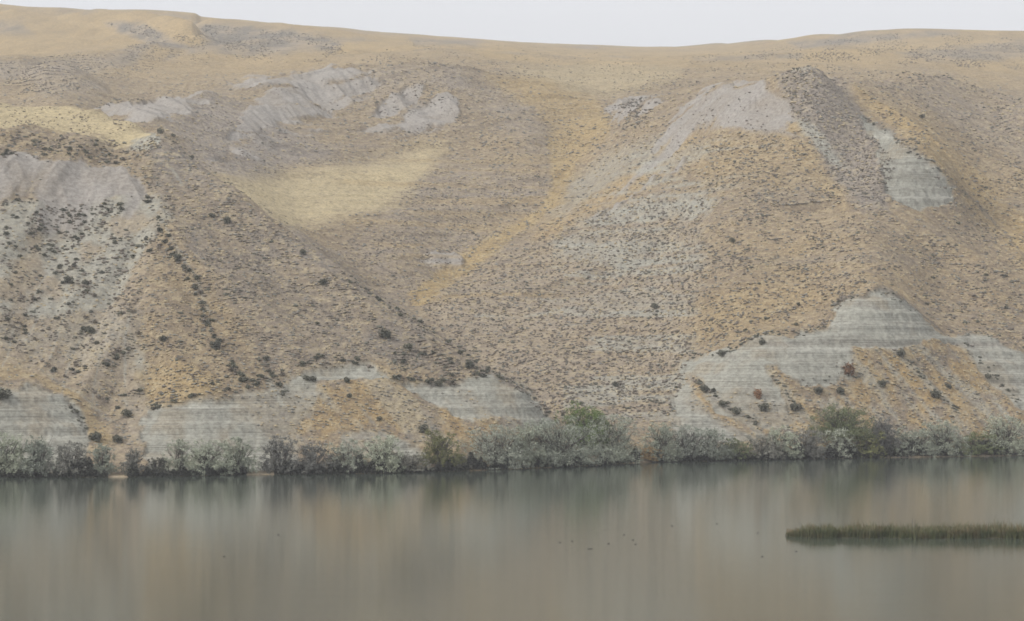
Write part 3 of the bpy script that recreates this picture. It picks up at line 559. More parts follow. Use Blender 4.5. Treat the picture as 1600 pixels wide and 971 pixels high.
def bush(u, top, wpx, label, m, name='riverside_bush', cat='bush', back=2.5, lean=0, dens=1.0, airy=0, lo=.155, base=None, group='bushes along the far waterline'):
    rg = np.random.default_rng(int(u*7+top))
    d = float(shore_d(u))+back; z0 = float(ground(np.array([u]), np.array([d]))[0]) if back > 3 else .35
    x = (u-800)/F*d; hgt = Zv(top, d)-z0; W = wpx*d/F/2
    root = obj(name, None, loc=(x, d, z0), label=label, cat=cat, group=group)
    W *= 1.3; hgt += 8*d/F; nb = max(6, int(6+W*2.2)); paths, rads, tips = [], [], []
    lobes = []
    for i in range(nb):
        a = rg.uniform(0, 2*math.pi); rr = W*math.sqrt(rg.random())*.72
        tx, ty = rr*math.cos(a)+lean*W*.5, rr*math.sin(a)*.8
        env = math.sqrt(max(0, 1-(rr/W)**2*.9))
        tz = hgt*(.50+.36*env)*rg.uniform(.7, 1.0)
        if i == 0: tx, ty, tz = lean*W*.4+rg.uniform(-.2, .2)*W, 0, hgt*.84
        p0 = np.array([tx*.12, ty*.12, -.4]); p3 = np.array([tx, ty, tz]); pm = np.array([tx*.45, ty*.45, tz*.55])+rg.normal(size=3)*.15*hgt*.3
        pts = [p0, (p0+pm)/2+rg.normal(size=3)*.1, pm, (pm+p3)/2+rg.normal(size=3)*.15, p3]
        paths.append(pts); r0 = .05+.02*hgt*rg.uniform(.6, 1.1); rads.append([r0, r0*.8, r0*.6, r0*.4, r0*.15])
        lobes.append((p3, W*rg.uniform(.24, .38), hgt*rg.uniform(.13, .20)))
        lobes.append((np.array([tx*1.05, ty*1.1-.2, tz*rg.uniform(.35, .7)]), W*rg.uniform(.26, .42), hgt*rg.uniform(.15, .24)))
        lobes.append((np.array([tx*1.25, ty*1.2-.3, tz*rg.uniform(.15, .4)]), W*rg.uniform(.24, .36), hgt*rg.uniform(.14, .2)))
        for q in range(2):
            tip = p3+rg.normal(size=3)*(W*.25, W*.2, hgt*.1); paths.append([pm, (pm+tip)/2+rg.normal(size=3)*.15, tip]); rads.append([r0*.4, r0*.25, r0*.06])
    for i in range(int(4+W*2)):                      # skirt down to the bank
        a = rg.uniform(0, 2*math.pi); lobes.append((np.array([W*.75*math.cos(a), W*.6*math.sin(a), hgt*.16]), W*.3, hgt*.15))
    # leaf clumps: sprays that hug the outside of every lobe
    cs = []
    area = sum(l[1]*l[2] for l in lobes); total = int((1500+W*hgt*150)*dens*(1-airy*.45))
    for c, rx, rz in lobes:
        n = max(20, int(total*rx*rz/area)); ns = max(4, n//30)
        sp = rg.normal(size=(ns, 3)); sp /= np.linalg.norm(sp, axis=1)[:, None]; sp *= rg.uniform(.72, 1.2, (ns, 1))
        k = rg.integers(0, ns, n); off = rg.normal(size=(n, 3))*(.17+.07*airy)
        cs.append(c+(sp[k]+off)*(rx, rx*.9, rz))
    cs = np.concatenate(cs); cs[:, 2] = np.clip(cs[:, 2], -.25+rg.random(len(cs))*.3, None)
    cs[:, 2] = np.where(cs[:, 2] > hgt, hgt-rg.random(len(cs))*hgt*.12, cs[:, 2])
    v, f = leaves(cs, lo, rg, 1.15, .15)
    obj('crown', mesh('crown', v, f, m, False), root)
    v, f = tubes(paths, rads, 4); obj('trunk', mesh('trunk', v, f, M_bark), root)
    return root
B = [
 (10,682,58,'grey green riverside bush cut by the left edge of the photo',M_olive,{}),
 (62,687,56,'rounded grey bush over dark stems, second from the left edge',M_olive,{}),
 (113,697,52,'low grey bush at the waterline below the left pale cliff',M_twig,{}),
 (160,701,38,'small grey green bush beside the left sandy gap',M_olive,{}),
 (213,708,40,'low grey bush just right of the left sandy gap',M_twig,{}),
 (247,722,26,'low dark reddish brown bush at the water left of the long grey thicket',M_dark,{}),
 (277,692,34,'pale slender bush standing back from the water under the grey wall',M_pale,dict(back=6)),
 (322,694,72,'broad pale grey bush below the left end of the long grey wall',M_olive,{}),
 (374,690,48,'upright grey green bush with a dark foot left of the second sand strip',M_olive,{}),
 (438,689,52,'rounded dark hearted bush above the second sand strip',M_twig,{}),
 (490,697,58,'dark twiggy bush below the orange grass patch',M_twig,{}),
 (541,694,50,'pale grey bush hiding the foot of the orange grass patch',M_pale,{}),
 (595,686,58,'silver grey bush in front of the small pale bank',M_olive,{}),
 (640,713,54,'low straggling bush hugging the waterline left of the yellow green one',M_twig,dict(dens=1.1)),
 (688,678,54,'yellow green bush among grey ones left of the silvery thicket',M_ygreen,dict(back=3.2)),
 (724,716,32,'low grey scrub between the yellow green bush and the silvery thicket',M_twig,{}),
 (772,671,82,'broad silvery bush below the cliff with the vertical cracks',M_pale,{}),
 (820,668,52,'grey bush between the broad silvery bush and the big spreading one',M_olive,{}),
 (872,658,112,'biggest spreading grey bush of bare twigs at the ravine mouth',M_olive,dict(lean=.15,dens=1.0)),
 (908,634,66,'bright green tree standing behind the grey bushes at the ravine mouth',M_green,dict(back=14,name='green_tree',cat='tree')),
 (956,656,76,'tall rounded grey bush right of the bright green tree',M_olive,{}),
 (1012,706,34,'tuft of tan dry brush in the gap between two grey bushes',M_straw,{}),
 (1030,668,56,'grey green bush right of the gap with tan dry brush',M_olive,{}),
 (1076,671,62,'silvery bush with a dark heart in the middle of the shore thicket',M_pale,{}),
 (1112,676,52,'grey bush sloping down to the right of the silvery dark hearted one',M_olive,{}),
 (1147,692,48,'low drab green bush below the pale foot of the right hand cliff',M_drab,{}),
 (1192,684,52,'grey twiggy bush left of the two before the drab green tree',M_twig,{}),
 (1224,671,48,'grey bush standing left of the drab green tree',M_olive,{}),
 (1262,677,52,'grey bush directly under the left edge of the drab green tree',M_twig,{}),
 (1312,638,86,'tall drab green tree rising above the grey thicket on the right',M_drab,dict(back=8,name='green_tree',cat='tree')),
 (1308,676,50,'bright silvery bush at the foot of the drab green tree',M_pale,{}),
 (1350,680,52,'low yellowish green bush at the right foot of the drab green tree',M_ygreen,{}),
 (1379,657,44,'upright dark grey bush right of the drab green tree',M_twig,dict(back=3.5)),
 (1408,700,34,'low grey scrub in the dip right of the upright dark grey bush',M_olive,{}),
 (1432,674,58,'silvery grey bush right of the dip in the thicket',M_olive,{}),
 (1474,664,62,'tall rounded grey bush in the right hand thicket',M_olive,{}),
 (1520,682,64,'low wide grey green bush below the orange slope on the right',M_drab,{}),
 (1572,654,62,'tall grey bush second from the right edge of the photo',M_olive,{}),
 (1618,660,60,'grey bush cut by the right edge of the photo',M_olive,{}),
]
for (u, top, wpx, label, m, kw) in B: bush(u, top, wpx, label, m, **kw)

# low growth that fills the foot of the thicket, coloured dark to stand for shade: nobody could count it
us = rng.uniform(-60, 1660, 80000)
gap = lambda u: ((u > 168) & (u < 200)) | ((u > 385) & (u < 428)) | ((u > 1000) & (u < 1020))
us = us[~gap(us)]; dsb = shore_d(us)+rng.uniform(-.6, 3.4, len(us)); hh = .4+3.6*np.clip(fbm(us/11, us*0, 4, 2)+.42, .05, 1)
cs = np.stack([(us-800)/F*dsb, dsb, rng.random(len(us))**1.2*hh], 1)
v, f = leaves(cs, .26, rng, 1.2, .3)
obj('bank_undergrowth', mesh('bank_undergrowth', v, f, M_under, False), kind='stuff', label='low scrub coloured dark as shade along the foot of the bushes at the waterline', cat='scrub')

# shrub meshes, origin on the ground, about one unit across
def shrub_mesh(seed, m, n=150, lo=.13, flat=.62):
    rg = np.random.default_rng(seed); lob = [(rg.uniform(-.25, .25), rg.uniform(-.25, .25), rg.uniform(.22, .42)*flat/.62) for _ in range(4)]
    c = []
    for l in lob:
        s = rg.normal(size=(n//4, 3)); s /= np.linalg.norm(s, axis=1)[:, None]; c.append(np.array(l)+s*rg.uniform(.55, 1.05, (len(s), 1))*(.33, .33, .30*flat/.62))
    c = np.concatenate(c); c[:, 2] = np.clip(c[:, 2], .0, None)
    v, f = leaves(c, lo, rg, 1.1, .2); return mesh('sagebrush', v, f, m, False)
SM = [shrub_mesh(s, M_dark) for s in range(4)]; SG = [shrub_mesh(s+10, M_sage, 90) for s in range(4)]; ST = shrub_mesh(31, M_dark, 420, .085, .8)
# shrubs one can point at
NAMED = [
 (142,517,20,'largest dark shrub on the pale lower face of the left bluff'),
 (130,514,11,'small dark shrub touching the left side of the largest one on the left bluff'),
 (107,438,17,'dark shrub at the top of the pale runnels, left one of two'),
 (134,444,14,'dark shrub at the top of the pale runnels, right one of two'),
 (505,442,15,'lone dark shrub high on the brown slope above the long ridge line'),
 (337,542,20,'dark double shrub in the middle of the brown slope'),
 (255,530,15,'dark shrub left of the dark double shrub on the brown slope'),
 (416,561,13,'dark round shrub on the brown slope above the orange grass patch'),
 (200,648,20,'wide dark shrub in the tan gully between the two grey walls'),
 (150,683,24,'dark shrub at the bottom end of the tan gully beside the left cliff'),
 (185,688,22,'dark low shrub on the tan gully floor behind the waterline bushes'),
 (250,206,14,'dark shrub on the very tip of the yellow topped bluff'),
 (270,213,10,'small dark shrub just below the tip of the yellow topped bluff'),
 (299,246,11,'dark shrub on the skyline edge of the left bluff, below the tip'),
 (332,339,14,'dark shrub left of a pair high on the brown slope'),
 (354,348,15,'dark round shrub right of a pair high on the brown slope'),
 (474,396,13,'dark shrub near the ridge line left of the valley'),
 (603,522,24,'dark clump near the ridge where the left bluff narrows'),
 (638,545,16,'dark shrub right of the dark clump on the narrowing ridge'),
 (733,574,17,'dark shrub just above the cliff edge of the narrowing ridge'),
 (480,594,14,'dark shrub at the cliff edge, left one of a touching pair'),
 (490,593,14,'dark shrub at the cliff edge, right one of a touching pair'),
 (543,598,13,'dark shrub on the upper edge of the orange grass patch'),
 (545,619,11,'small dark shrub inside the upper part of the orange grass patch'),
 (660,672,19,'round dark shrub on the lower right of the orange grass patch'),
 (592,655,11,'small dark shrub in the middle of the orange grass patch'),
 (686,603,14,'dark shrub hanging in the notch of the long cliff edge'),
 (1024,481,13,'lone dark shrub on the shrub dotted face left of the right hill'),
 (962,602,12,'upright dark shrub low on the shrub dotted face'),
 (1101,612,15,'dark round shrub at the left end of the dark row below the cliff'),
 (1129,633,15,'dark shrub in the middle of the slanting dark row below the cliff'),
 (1150,644,17,'dark shrub at the lower end of the slanting dark row below the cliff'),
 (1192,640,20,'dark shrub beside the reddish brush under the right cliff'),
 (1242,640,22,'large dark green shrub left of the orange slope on the right'),
 (1278,612,18,'dark round shrub on the upper edge of the orange slope'),
 (1314,614,17,'dark shrub right of the round one on the upper edge of the orange slope'),
 (1406,553,18,'grey shrub on the pale ledge above the orange slope'),
 (1463,622,19,'dark shrub in the middle of the orange slope on the right'),
 (1378,601,17,'pale grey shrub among the orange grass on the right'),
 (1483,606,13,'dark shrub right of the pale runnel on the orange slope'),
 (1190,538,12,'dark shrub on the rim of the right cliff, at its left corner'),
 (1128,556,15,'dark shrub at the left end of the right cliff rim'),
 (1543,590,13,'dark shrub on the dark spur crossing the right cliff'),
 (3,620,30,'dark bush at the left edge of the photo on top of the grey wall'),
 (1145,377,12,'dark shrub on the convex face of the right hill below the pale crown'),
 (1440,183,12,'dark shrub high on the far right slope'),
]
for (u, v, wpx, label) in NAMED:
    x, d, z, g = hit(u, v+wpx*.25)
    if not g[0]: continue
    s = wpx*d[0]/F*.85
    m_ = ST if wpx > 10 else SM[0]
    obj('shrub', m_, loc=(x[0], d[0], z[0]-.1*s), label=label, cat='shrub', group='dark shrubs standing out on the slopes', rz=rng.uniform(0, 6.28), scale=(s, s, s*rng.uniform(.75, 1.05)))

# scattered sagebrush: (outline, count, size range in m, dark share, distance range)
SC = [
 ('left bluff grey face', [(0,315),(190,305),(245,315),(255,400),(215,480),(120,480),(0,470)], 900, (.9, 2.0), .55, (0, 830)),
 ('left bluff lower face', [(0,470),(215,480),(225,640),(180,640),(120,610),(0,540)], 420, (.8, 2.0), .55, (0, 830)),
 ('left bluff top', [(0,163),(110,170),(215,195),(210,215),(100,205),(0,198)], 210, (.5, 1.3), .3, (0, 830)),
 ('left bluff rim', [(0,205),(120,215),(205,222),(250,215),(215,262),(110,252),(0,248)], 330, (.8, 2.2), .6, (0, 830)),
 ('brown slope', [(250,210),(375,300),(520,412),(700,532),(765,582),(700,598),(560,570),(440,600),(300,620),(235,630),(220,560),(255,400),(240,310),(215,262)], 2500, (.6, 1.6), .35, (0, 830)),
 ('brown slope foot', [(560,540),(700,555),(765,584),(700,600),(640,592)], 170, (.8, 1.9), .7, (0, 830)),
 ('dotted face', [(655,480),(720,432),(860,360),(905,335),(1100,305),(1095,420),(1080,540),(1055,650),(870,668),(780,590),(700,530)], 4600, (.8, 1.75), .3, (560, 1000)),
 ('middle hill', [(520,400),(640,290),(850,260),(860,320),(700,420),(640,470)], 1300, (.6, 1.6), .3, (830, 1300)),
 ('middle hill top', [(560,112),(720,112),(860,170),(930,240),(880,270),(700,250),(620,230)], 900, (.7, 1.9), .35, (900, 1300)),
 ('middle hill left', [(300,150),(420,200),(600,240),(400,280),(330,260)], 450, (.7, 1.7), .3, (830, 1300)),
 ('right crown', [(1218,112),(1310,108),(1335,175),(1400,260),(1380,330),(1300,270),(1240,190)], 1500, (.7, 1.6), .12, (800, 1100)),
 ('right hill face', [(1110,230),(1240,210),(1380,330),(1480,420),(1340,450),(1290,510),(1150,540),(1070,550),(1095,400)], 2300, (.7, 1.9), .45, (650, 1000)),
 ('right slope', [(1340,120),(1480,120),(1600,160),(1600,540),(1480,500),(1380,440),(1500,330),(1380,200)], 1700, (.7, 2.1), .45, (650, 1150)),
 ('orange slope', [(1330,550),(1500,540),(1600,660),(1600,690),(1210,690),(1240,610)], 330, (.6, 1.7), .5, (600, 790)),
 ('orange patch', [(500,604),(640,620),(735,670),(700,690),(560,680),(470,690),(470,660)], 110, (.5, 1.2), .5, (500, 700)),
 ('pale cliffs', [(420,140),(570,110),(700,140),(715,200),(590,190),(440,200)], 110, (.8, 2.0), .5, (900, 1300)),
 ('pale crown', [(960,200),(1050,160),(1200,140),(1200,210),(1000,300)], 210, (.6, 1.5), .3, (800, 1200)),
 ('spur', [(945,175),(1000,150),(1040,150),(1000,200),(950,200)], 190, (1.0, 2.2), .5, (900, 1250)),
 ('far left', [(150,36),(300,78),(540,88),(540,60),(320,38),(300,60),(230,40)], 420, (1.6, 4.0), .5, (1400, 3000)),
 ('far left low', [(0,100),(240,66),(300,84),(520,84),(500,100),(260,104),(100,150),(0,150)], 520, (1.4, 3.4), .5, (1200, 2600)),
 ('upland middle', [(640,60),(1060,90),(1260,100),(1000,150),(850,122),(560,98)], 300, (1.2, 2.8), .4, (1250, 2900)),
 ('upland right', [(1080,90),(1400,52),(1600,60),(1600,110),(1300,98)], 560, (1.6, 3.8), .4, (1250, 2700)),
]
LN = [  # shrubs that grow along cliff rims and runnels
 ([(232,640),(300,624),(340,610),(380,618),(400,590),(440,606)], 46, 1.5), ([(440,586),(500,560),(560,568),(620,594),(690,602),(765,584)], 70, 1.7),
 ([(765,578),(800,600),(840,620),(868,664)], 34, 1.3), ([(690,530),(730,556),(765,580)], 30, 1.6), ([(1062,554),(1120,556),(1150,545),(1185,524),(1215,520),(1250,524),(1288,514)], 84, 1.4),
 ([(1300,476),(1345,462),(1370,456)], 22, 1.1), ([(1370,456),(1430,482),(1480,516)], 52, 1.0), ([(1480,516),(1530,520),(1600,548)], 40, 1.1),
 ([(1500,530),(1540,572),(1600,640)], 40, 1.4), ([(1205,575),(1222,610),(1250,640)], 26, 1.4), ([(1400,550),(1440,590),(1500,650)], 40, 1.4),
 ([(1340,182),(1390,212),(1440,248),(1500,296),(1560,362),(1600,410)], 110, 1.3), ([(1080,590),(1110,615),(1150,645),(1190,670)], 44, 1.6),
 ([(230,310),(260,380),(300,440),(330,520),(370,590),(400,605)], 110, 1.9), ([(250,205),(300,246),(375,298),(450,352)], 60, 1.3), ([(540,430),(600,474),(660,510)], 44, 1.6),
 ([(105,632),(125,655),(148,692)], 26, 1.2), ([(400,560),(430,590),(445,620)], 26, 1.5),
 ([(150,165),(230,155),(300,146)], 40, 1.4), ([(560,106),(640,98),(740,108),(850,124)], 60, 1.5), ([(1230,112),(1270,104),(1310,110)], 40, 1.4), ([(1330,116),(1400,114),(1480,121),(1540,140),(1600,156)], 80, 1.5),
]
def inside(x, y, p):
    ins = np.zeros(x.shape, bool)
    for i in range(len(p)):
        (x1, y1), (x2, y2) = p[i], p[(i+1) % len(p)]
        ins ^= ((y1 > y) != (y2 > y)) & (x < (x2-x1)*(y-y1)/((y2-y1) or 1e-9)+x1)
    return ins
S = []
for name, pg, cnt, (s0, s1), dk, (d0, d1) in SC:
    s0, s1, dk = s0*.78, s1*.80, dk*.6
    if d1 > 2000: cnt = int(cnt*3); s0 *= .62; s1 *= .62
    p = np.array(pg, float); k = cnt*5
    u = rng.uniform(p[:, 0].min(), p[:, 0].max(), k); v = rng.uniform(p[:, 1].min(), p[:, 1].max(), k)
    ok = inside(u, v, pg); u, v = u[ok], v[ok]
    keep = rng.random(len(u)) < 1.0; keep &= rng.random(len(u)) < sstep(-.28, .28, fbm(u/26, v/15, 4, 3)) if 'dotted' not in name and 'crown' not in name else True; u, v = u[keep][:cnt], v[keep][:cnt]
    x, d, z, g = hit(u, v, d0, d1)
    g &= ~inside(u, v, [(238,236),(266,230),(305,262),(330,285),(262,292),(240,268)])
    g &= ~inside(u, v, [(208,312),(246,308),(250,340),(215,385),(200,370)])
    s = s0+(s1-s0)*rng.random(len(u))**2.2
    for i in np.nonzero(g)[0]: S.append((x[i], d[i], z[i], s[i], float(rng.random() < dk), u[i], v[i]))
for pl, cnt, s0 in LN:
    pl = np.array(pl, float); seg = np.r_[0, np.cumsum(np.hypot(*np.diff(pl, axis=0).T))]; t = rng.uniform(0, seg[-1], cnt)
    u = np.interp(t, seg, pl[:, 0])+rng.normal(0, 3.0, cnt); v = np.interp(t, seg, pl[:, 1])+rng.normal(0, 2.6, cnt)
    x, d, z, g = hit(u, v)
    for i in np.nonzero(g)[0]: S.append((x[i], d[i], z[i], s0*rng.uniform(.4, 1.0), float(rng.random() < .8), u[i], v[i]))
S = np.array(S)
S = S[S[:, 2] > .8]
ap = S[:, 3]/S[:, 1]; order = np.argsort(-ap*(1+.25*S[:, 4]))
S = S[order]
LM = {'142,517': 'biggest shrub of the left bluff', '107,438': 'shrub pair above the pale runnels', '505,442': 'lone shrub above the long ridge', '337,542': 'double shrub of the brown slope',
      '255,530': 'single shrub left of the double one', '416,561': 'round shrub over the orange patch', '200,648': 'wide shrub in the tan gully', '150,683': 'gully foot shrub by the left cliff',
      '250,206': 'shrub on the yellow bluff tip', '299,246': 'skyline shrub of the left bluff', '354,348': 'shrub pair high on the brown slope', '474,396': 'ridge line shrub left of the valley',
      '603,522': 'dark clump on the narrowing ridge', '733,574': 'shrub above the narrow cliff end', '490,593': 'touching pair at the cliff edge', '660,672': 'round shrub low in the orange patch',
      '686,603': 'shrub in the cliff edge notch', '1024,481': 'lone shrub of the dotted face', '962,602': 'upright shrub of the dotted face', '1101,612': 'slanting dark shrub row',
      '1242,640': 'green shrub left of the orange slope', '1278,612': 'round shrub topping the orange slope', '1463,622': 'middle shrub of the orange slope', '1406,553': 'grey shrub on the pale ledge',
      '1128,556': 'left end of the right cliff rim', '1190,538': 'corner shrub of the right cliff rim', '1543,590': 'spur crossing the right cliff', '3,620': 'dark bush at the left edge',
      '1145,377': 'shrub below the pale crown', '1440,183': 'high shrub of the far right slope', '90,190': 'yellow field on the left bluff', '235,340': 'smooth grey patch of the left bluff',
      '60,350': 'white patches under the pale band', '40,440': 'pale left edge face', '300,470': 'spine of the brown slope', '620,470': 'ravine mouth in the middle', '1370,458': 'peak of the right cliff',
      '1270,105': 'knob of the right hill', '1440,290': 'grey scar on the right hill', '1310,230': 'dark flank below the knob', '400,330': 'tip of the pale yellow bench', '800,480': 'heart of the dotted face',
      '1590,545': 'cliff rim at the right edge', '60,575': 'tan path below the left face', '450,500': 'wide middle of the brown slope', '380,600': 'scalloped edge over the long grey wall'}
LMK = [(float(k.split(',')[0]), float(k.split(',')[1]), n_) for k, n_ in LM.items()]
DIRS = ['right of', 'lower right of', 'below', 'lower left of', 'left of', 'upper left of', 'above', 'upper right of']
USED = set()
def where(head, u, v):
    first = None
    for a, b_, n_ in sorted(LMK, key=lambda q: (q[0]-u)**2+(q[1]-v)**2)[:9]:
        r = math.hypot(u-a, v-b_); k = int(round(math.atan2(v-b_, u-a)/(math.pi/4))) % 8
        lab = head+('just ' if r < 16 else 'close ' if r < 32 else '' if r < 60 else 'well ')+DIRS[k]+' the '+n_
        first = first or lab
        if lab not in USED: USED.add(lab); return lab
    return first
def zone(u, v, d):
    return ('pale and tan faces of the left bluff' if u < 235 and d < 830 else 'brown slope of the left bluff' if u < 880 and d < 700 else 'dotted face' if u < 1100 and d < 1000 else 'right hill')
for i in range(300):
    x, d, z, s, dk, u, v = S[i]; px_ = s/d*F
    lab = where(('big ' if px_ > 11.5 else 'medium ' if px_ > 9.5 else 'small ')+('dark ' if dk else 'brownish ')+'sagebrush ', u, v)
    sv = SM[i % 4] if dk else SG[i % 4]
    obj('sagebrush', sv, loc=(x, d, z-.12*s), label=lab, cat='sagebrush', group='sagebrush on the '+zone(u, v, d), rz=rng.uniform(0, 6.28), scale=(s, s, s*rng.uniform(.7, 1)))
# the thousands of others in one mesh per tone
def ico():
    t = (1+5**.5)/2
    v = np.array([(-1,t,0),(1,t,0),(-1,-t,0),(1,-t,0),(0,-1,t),(0,1,t),(0,-1,-t),(0,1,-t),(t,0,-1),(t,0,1),(-t,0,-1),(-t,0,1)], float)/math.hypot(1, t)
    f = [(0,11,5),(0,5,1),(0,1,7),(0,7,10),(0,10,11),(1,5,9),(5,11,4),(11,10,2),(10,7,6),(7,1,8),(3,9,4),(3,4,2),(3,2,6),(3,6,8),(3,8,9),(4,9,5),(2,4,11),(6,2,10),(8,6,7),(9,8,1)]
    return v, np.array(f)
iv, iff = ico()
for nm, dk, m, lab in (('dark_sagebrush_scrub', 1, M_dark, 'thousands of dark sagebrush tufts scattered over all the slopes'), ('brown_sagebrush_scrub', 0, M_sage, 'thousands of purplish brown low shrubs scattered over all the slopes')):
    T = S[300:]; T = T[T[:, 4] == dk]; k = len(T)
    jit = rng.uniform(.55, 1.25, (k, 12, 1)); sz = T[:, 3]
    sz = sz*rng.uniform(.6, 1.15, k); st = np.stack([sz*rng.uniform(.42, .66, k), sz*rng.uniform(.36, .5, k), sz*rng.uniform(.2, .34, k)], 1)
    an = rng.normal(.25, .4, k); vv = iv[None]*jit*st[:, None]
    ca, sa = np.cos(an)[:, None], np.sin(an)[:, None]
    vx = vv[..., 0]*ca-vv[..., 1]*sa; vy = vv[..., 0]*sa+vv[..., 1]*ca
    vv = np.stack([vx, vy, vv[..., 2]], -1)+T[:, None, :3]+np.array([0, 0, .12])
    ff = (iff[None]+np.arange(k)[:, None, None]*12).reshape(-1, 3)
    obj(nm, mesh(nm, vv.reshape(-1, 3), ff, m, False), kind='stuff', label=lab, cat='scrub')

# pale and rusty grass tussocks over every grassed slope
k = 60000; u = rng.uniform(0, 1600, k); v_ = rng.uniform(20, 700, k); x, d, z, g = hit(u, v_, 0, 1500)
cI = np.clip(np.searchsorted(U, u), 0, len(U)-1); rI = np.clip(np.searchsorted(D, d), 0, len(D)-1)
g &= (z > 1) & (rng.random(k) < veg[rI, cI]*.5) & (yellow[rI, cI] < .4)
x, d, z = x[g], d[g], z[g]; k = len(x); tone = rng.random(k)
for nm, sel, m, lab in (('straw_tussocks', tone < .55, M_tuss, 'pale straw coloured grass tussocks over the slopes'), ('brown_tussocks', tone >= .55, M_twig, 'grey brown dry grass tussocks over the slopes')):
    X_ = np.stack([x[sel], d[sel], z[sel]], 1); k = len(X_); sz = rng.uniform(.28, .62, (k, 1, 1))*np.clip(X_[:, 1]/750, .8, 1.5)[:, None, None]
    ov = np.array([(1,0,0),(0,1,0),(-1,0,0),(0,-1,0),(0,0,1),(0,0,-.6)], float); of = np.array([(0,1,4),(1,2,4),(2,3,4),(3,0,4),(1,0,5),(2,1,5),(3,2,5),(0,3,5)])
    vv = (ov[None]*rng.uniform(.5, 1.4, (k, 6, 1)))*np.array([1.15, 1.0, .6])*sz+X_[:, None]
    obj(nm, mesh(nm, vv.reshape(-1, 3), (of[None]+np.arange(k)[:, None, None]*6).reshape(-1, 3), m, False), kind='stuff', label=lab, cat='grass')

# two rusty clumps under the right cliff
for (u, v, wpx, lab) in [(1327,588,18,'rust red dry shrub at the foot of the right hand cliff face'), (1185,622,14,'reddish brown dry shrub above the dark one under the right cliff')]:
    x, d, z, g = hit(u, v+4, 600, 800); s = wpx*d[0]/F
    me = shrub_mesh(int(u), M_rust, 260, .1, .9); obj('dry_shrub', me, loc=(x[0], d[0], z[0]-.1), label=lab, cat='shrub', scale=(s, s, s*1.2))

# ------------------------------------------------------------------ the reed bar
def bar_front(x): return H*F/(np.interp(x, [0, 1], [839, 843])-VH)
nb = 60; tipx = (1230-800)/F*361; xs = np.linspace(tipx, 175, nb)
def halfw(x): return 4.2*np.clip((x-tipx)/6, 0, 1)**.5+.5*np.sin(x*.35)+.4*np.sin(x*.9+1)*np.clip((x-tipx)/5, 0, 1)
cy = 363.2-.055*(xs-tipx)
vs, fs = [], []
for i, x in enumerate(xs):
    hw = max(.15, halfw(x)); y = cy[i]
    for (t, z) in ((-1.15, -.5), (-1, .03), (-.6, .16), (0, .24), (.6, .16), (1.15, -.5)): vs.append((x, y+t*hw, z))
for i in range(nb-1):
    for j in range(5): fs.append((i*6+j, (i+1)*6+j, (i+1)*6+j+1, i*6+j+1))
obj('mud_bar', mesh('mud_bar', vs, fs, M_mud), kind='structure')
def reeds(k, zlo, hmin, hmax, wid, seed, bend=.25, brown=None):
    rg = np.random.default_rng(seed); x = tipx+.1+(150-tipx)*rg.random(k)**1.0
    hw = np.maximum(.15, halfw(x)); t = rg.uniform(-1, 1, k); t = np.where(rg.random(k) < .35, -rg.uniform(.8, 1.05, k), t)
    y = 363.2-.055*(x-tipx)+t*hw
    env = np.clip((x-tipx)/5+.32, 0, 1)*(.84+.42*fbm(x/1.6, y/3.0, 4, 2)+.10*np.clip((x-tipx)/30, 0, 1))
    hh = rg.uniform(hmin, hmax, k)*env*(1+.4*rg.random(k)**7)
    a = rg.uniform(0, 6.28, k); bx, by = np.cos(a), np.sin(a); w2 = wid*rg.uniform(.6, 1.3, k)
    lx, ly = rg.normal(0, bend, k)*hh, rg.normal(0, bend, k)*hh
    p0 = np.stack([x-bx*w2, y-by*w2, np.full(k, zlo)], 1); p1 = np.stack([x+bx*w2, y+by*w2, np.full(k, zlo)], 1)
    m0 = np.stack([x-bx*w2*.8+lx*.35, y-by*w2*.8+ly*.35, hh*.6], 1); m1 = np.stack([x+bx*w2*.8+lx*.35, y+by*w2*.8+ly*.35, hh*.6], 1)
    tp = np.stack([x+lx, y+ly, hh], 1)
    v = np.stack([p0, p1, m1, m0, tp, tp+1e-3], 1).reshape(-1, 3); o = np.arange(k)[:, None]*6
    f = np.concatenate([o+np.array([[0, 1, 2, 3]]), o+np.array([[3, 2, 5, 4]])], 0)
    return v, f
v, f = reeds(30000, 0, .8, 2.0, .035, 3); obj('reeds', mesh('reeds', v, f, M_reed, False), kind='stuff', label='dense green reeds covering the low bar in the river', cat='reeds')
v, f = reeds(11000, 1.0, 1.7, 2.25, .024, 4, .12)
q = v.reshape(-1, 6, 3); kp = rng.random(len(q)) < .12+.88*sstep(20, 45, q[:, 0, 0]-tipx+0*q[:, 0, 0]); q = q[kp]; k = len(q); o = np.arange(k)[:, None]*6
f = np.concatenate([o+np.array([[0, 1, 2, 3]]), o+np.array([[3, 2, 5, 4]])], 0)
obj('dry_reed_tops', mesh('dry_reed_tops', q.reshape(-1, 3), f, M_reedb, False), kind='stuff', label='brown dry seed heads over the right part of the reed bar', cat='reeds')
for (u, lab) in ((1425.5, 'thin dark stake standing above the reeds, left one of two'), (1429.5, 'thin dark stake standing above the reeds, right one of two')):
    d = 362; x = (u-800)/F*d
    v, f = tubes([[(0, 0, 0), (.01, 0, 1.2), (.03, 0, 2.45)]], [[.05, .045, .035]], 6)
    obj('wooden_stake', mesh('wooden_stake', v, f, M_wood), loc=(x, d, 0), label=lab, cat='stake', group='stakes in the reed bar')
def stone(u, v, s, lab):
    d = H*F/(v-VH); x = (u-800)/F*d; rg = np.random.default_rng(int(u)); vv = iv*rg.uniform(.75, 1.2, (12, 1))*(s, s*.7, s*.55)
    obj('stone', mesh('stone', vv, iff, M_stone, False), loc=(x, d, .05), label=lab, cat='stone')
stone(1501.5, 839.5, .28, 'small white stone at the water edge of the reed bar')
stone(1455, 840.5, .2, 'tiny pale stone left of the white one at the reed edge')

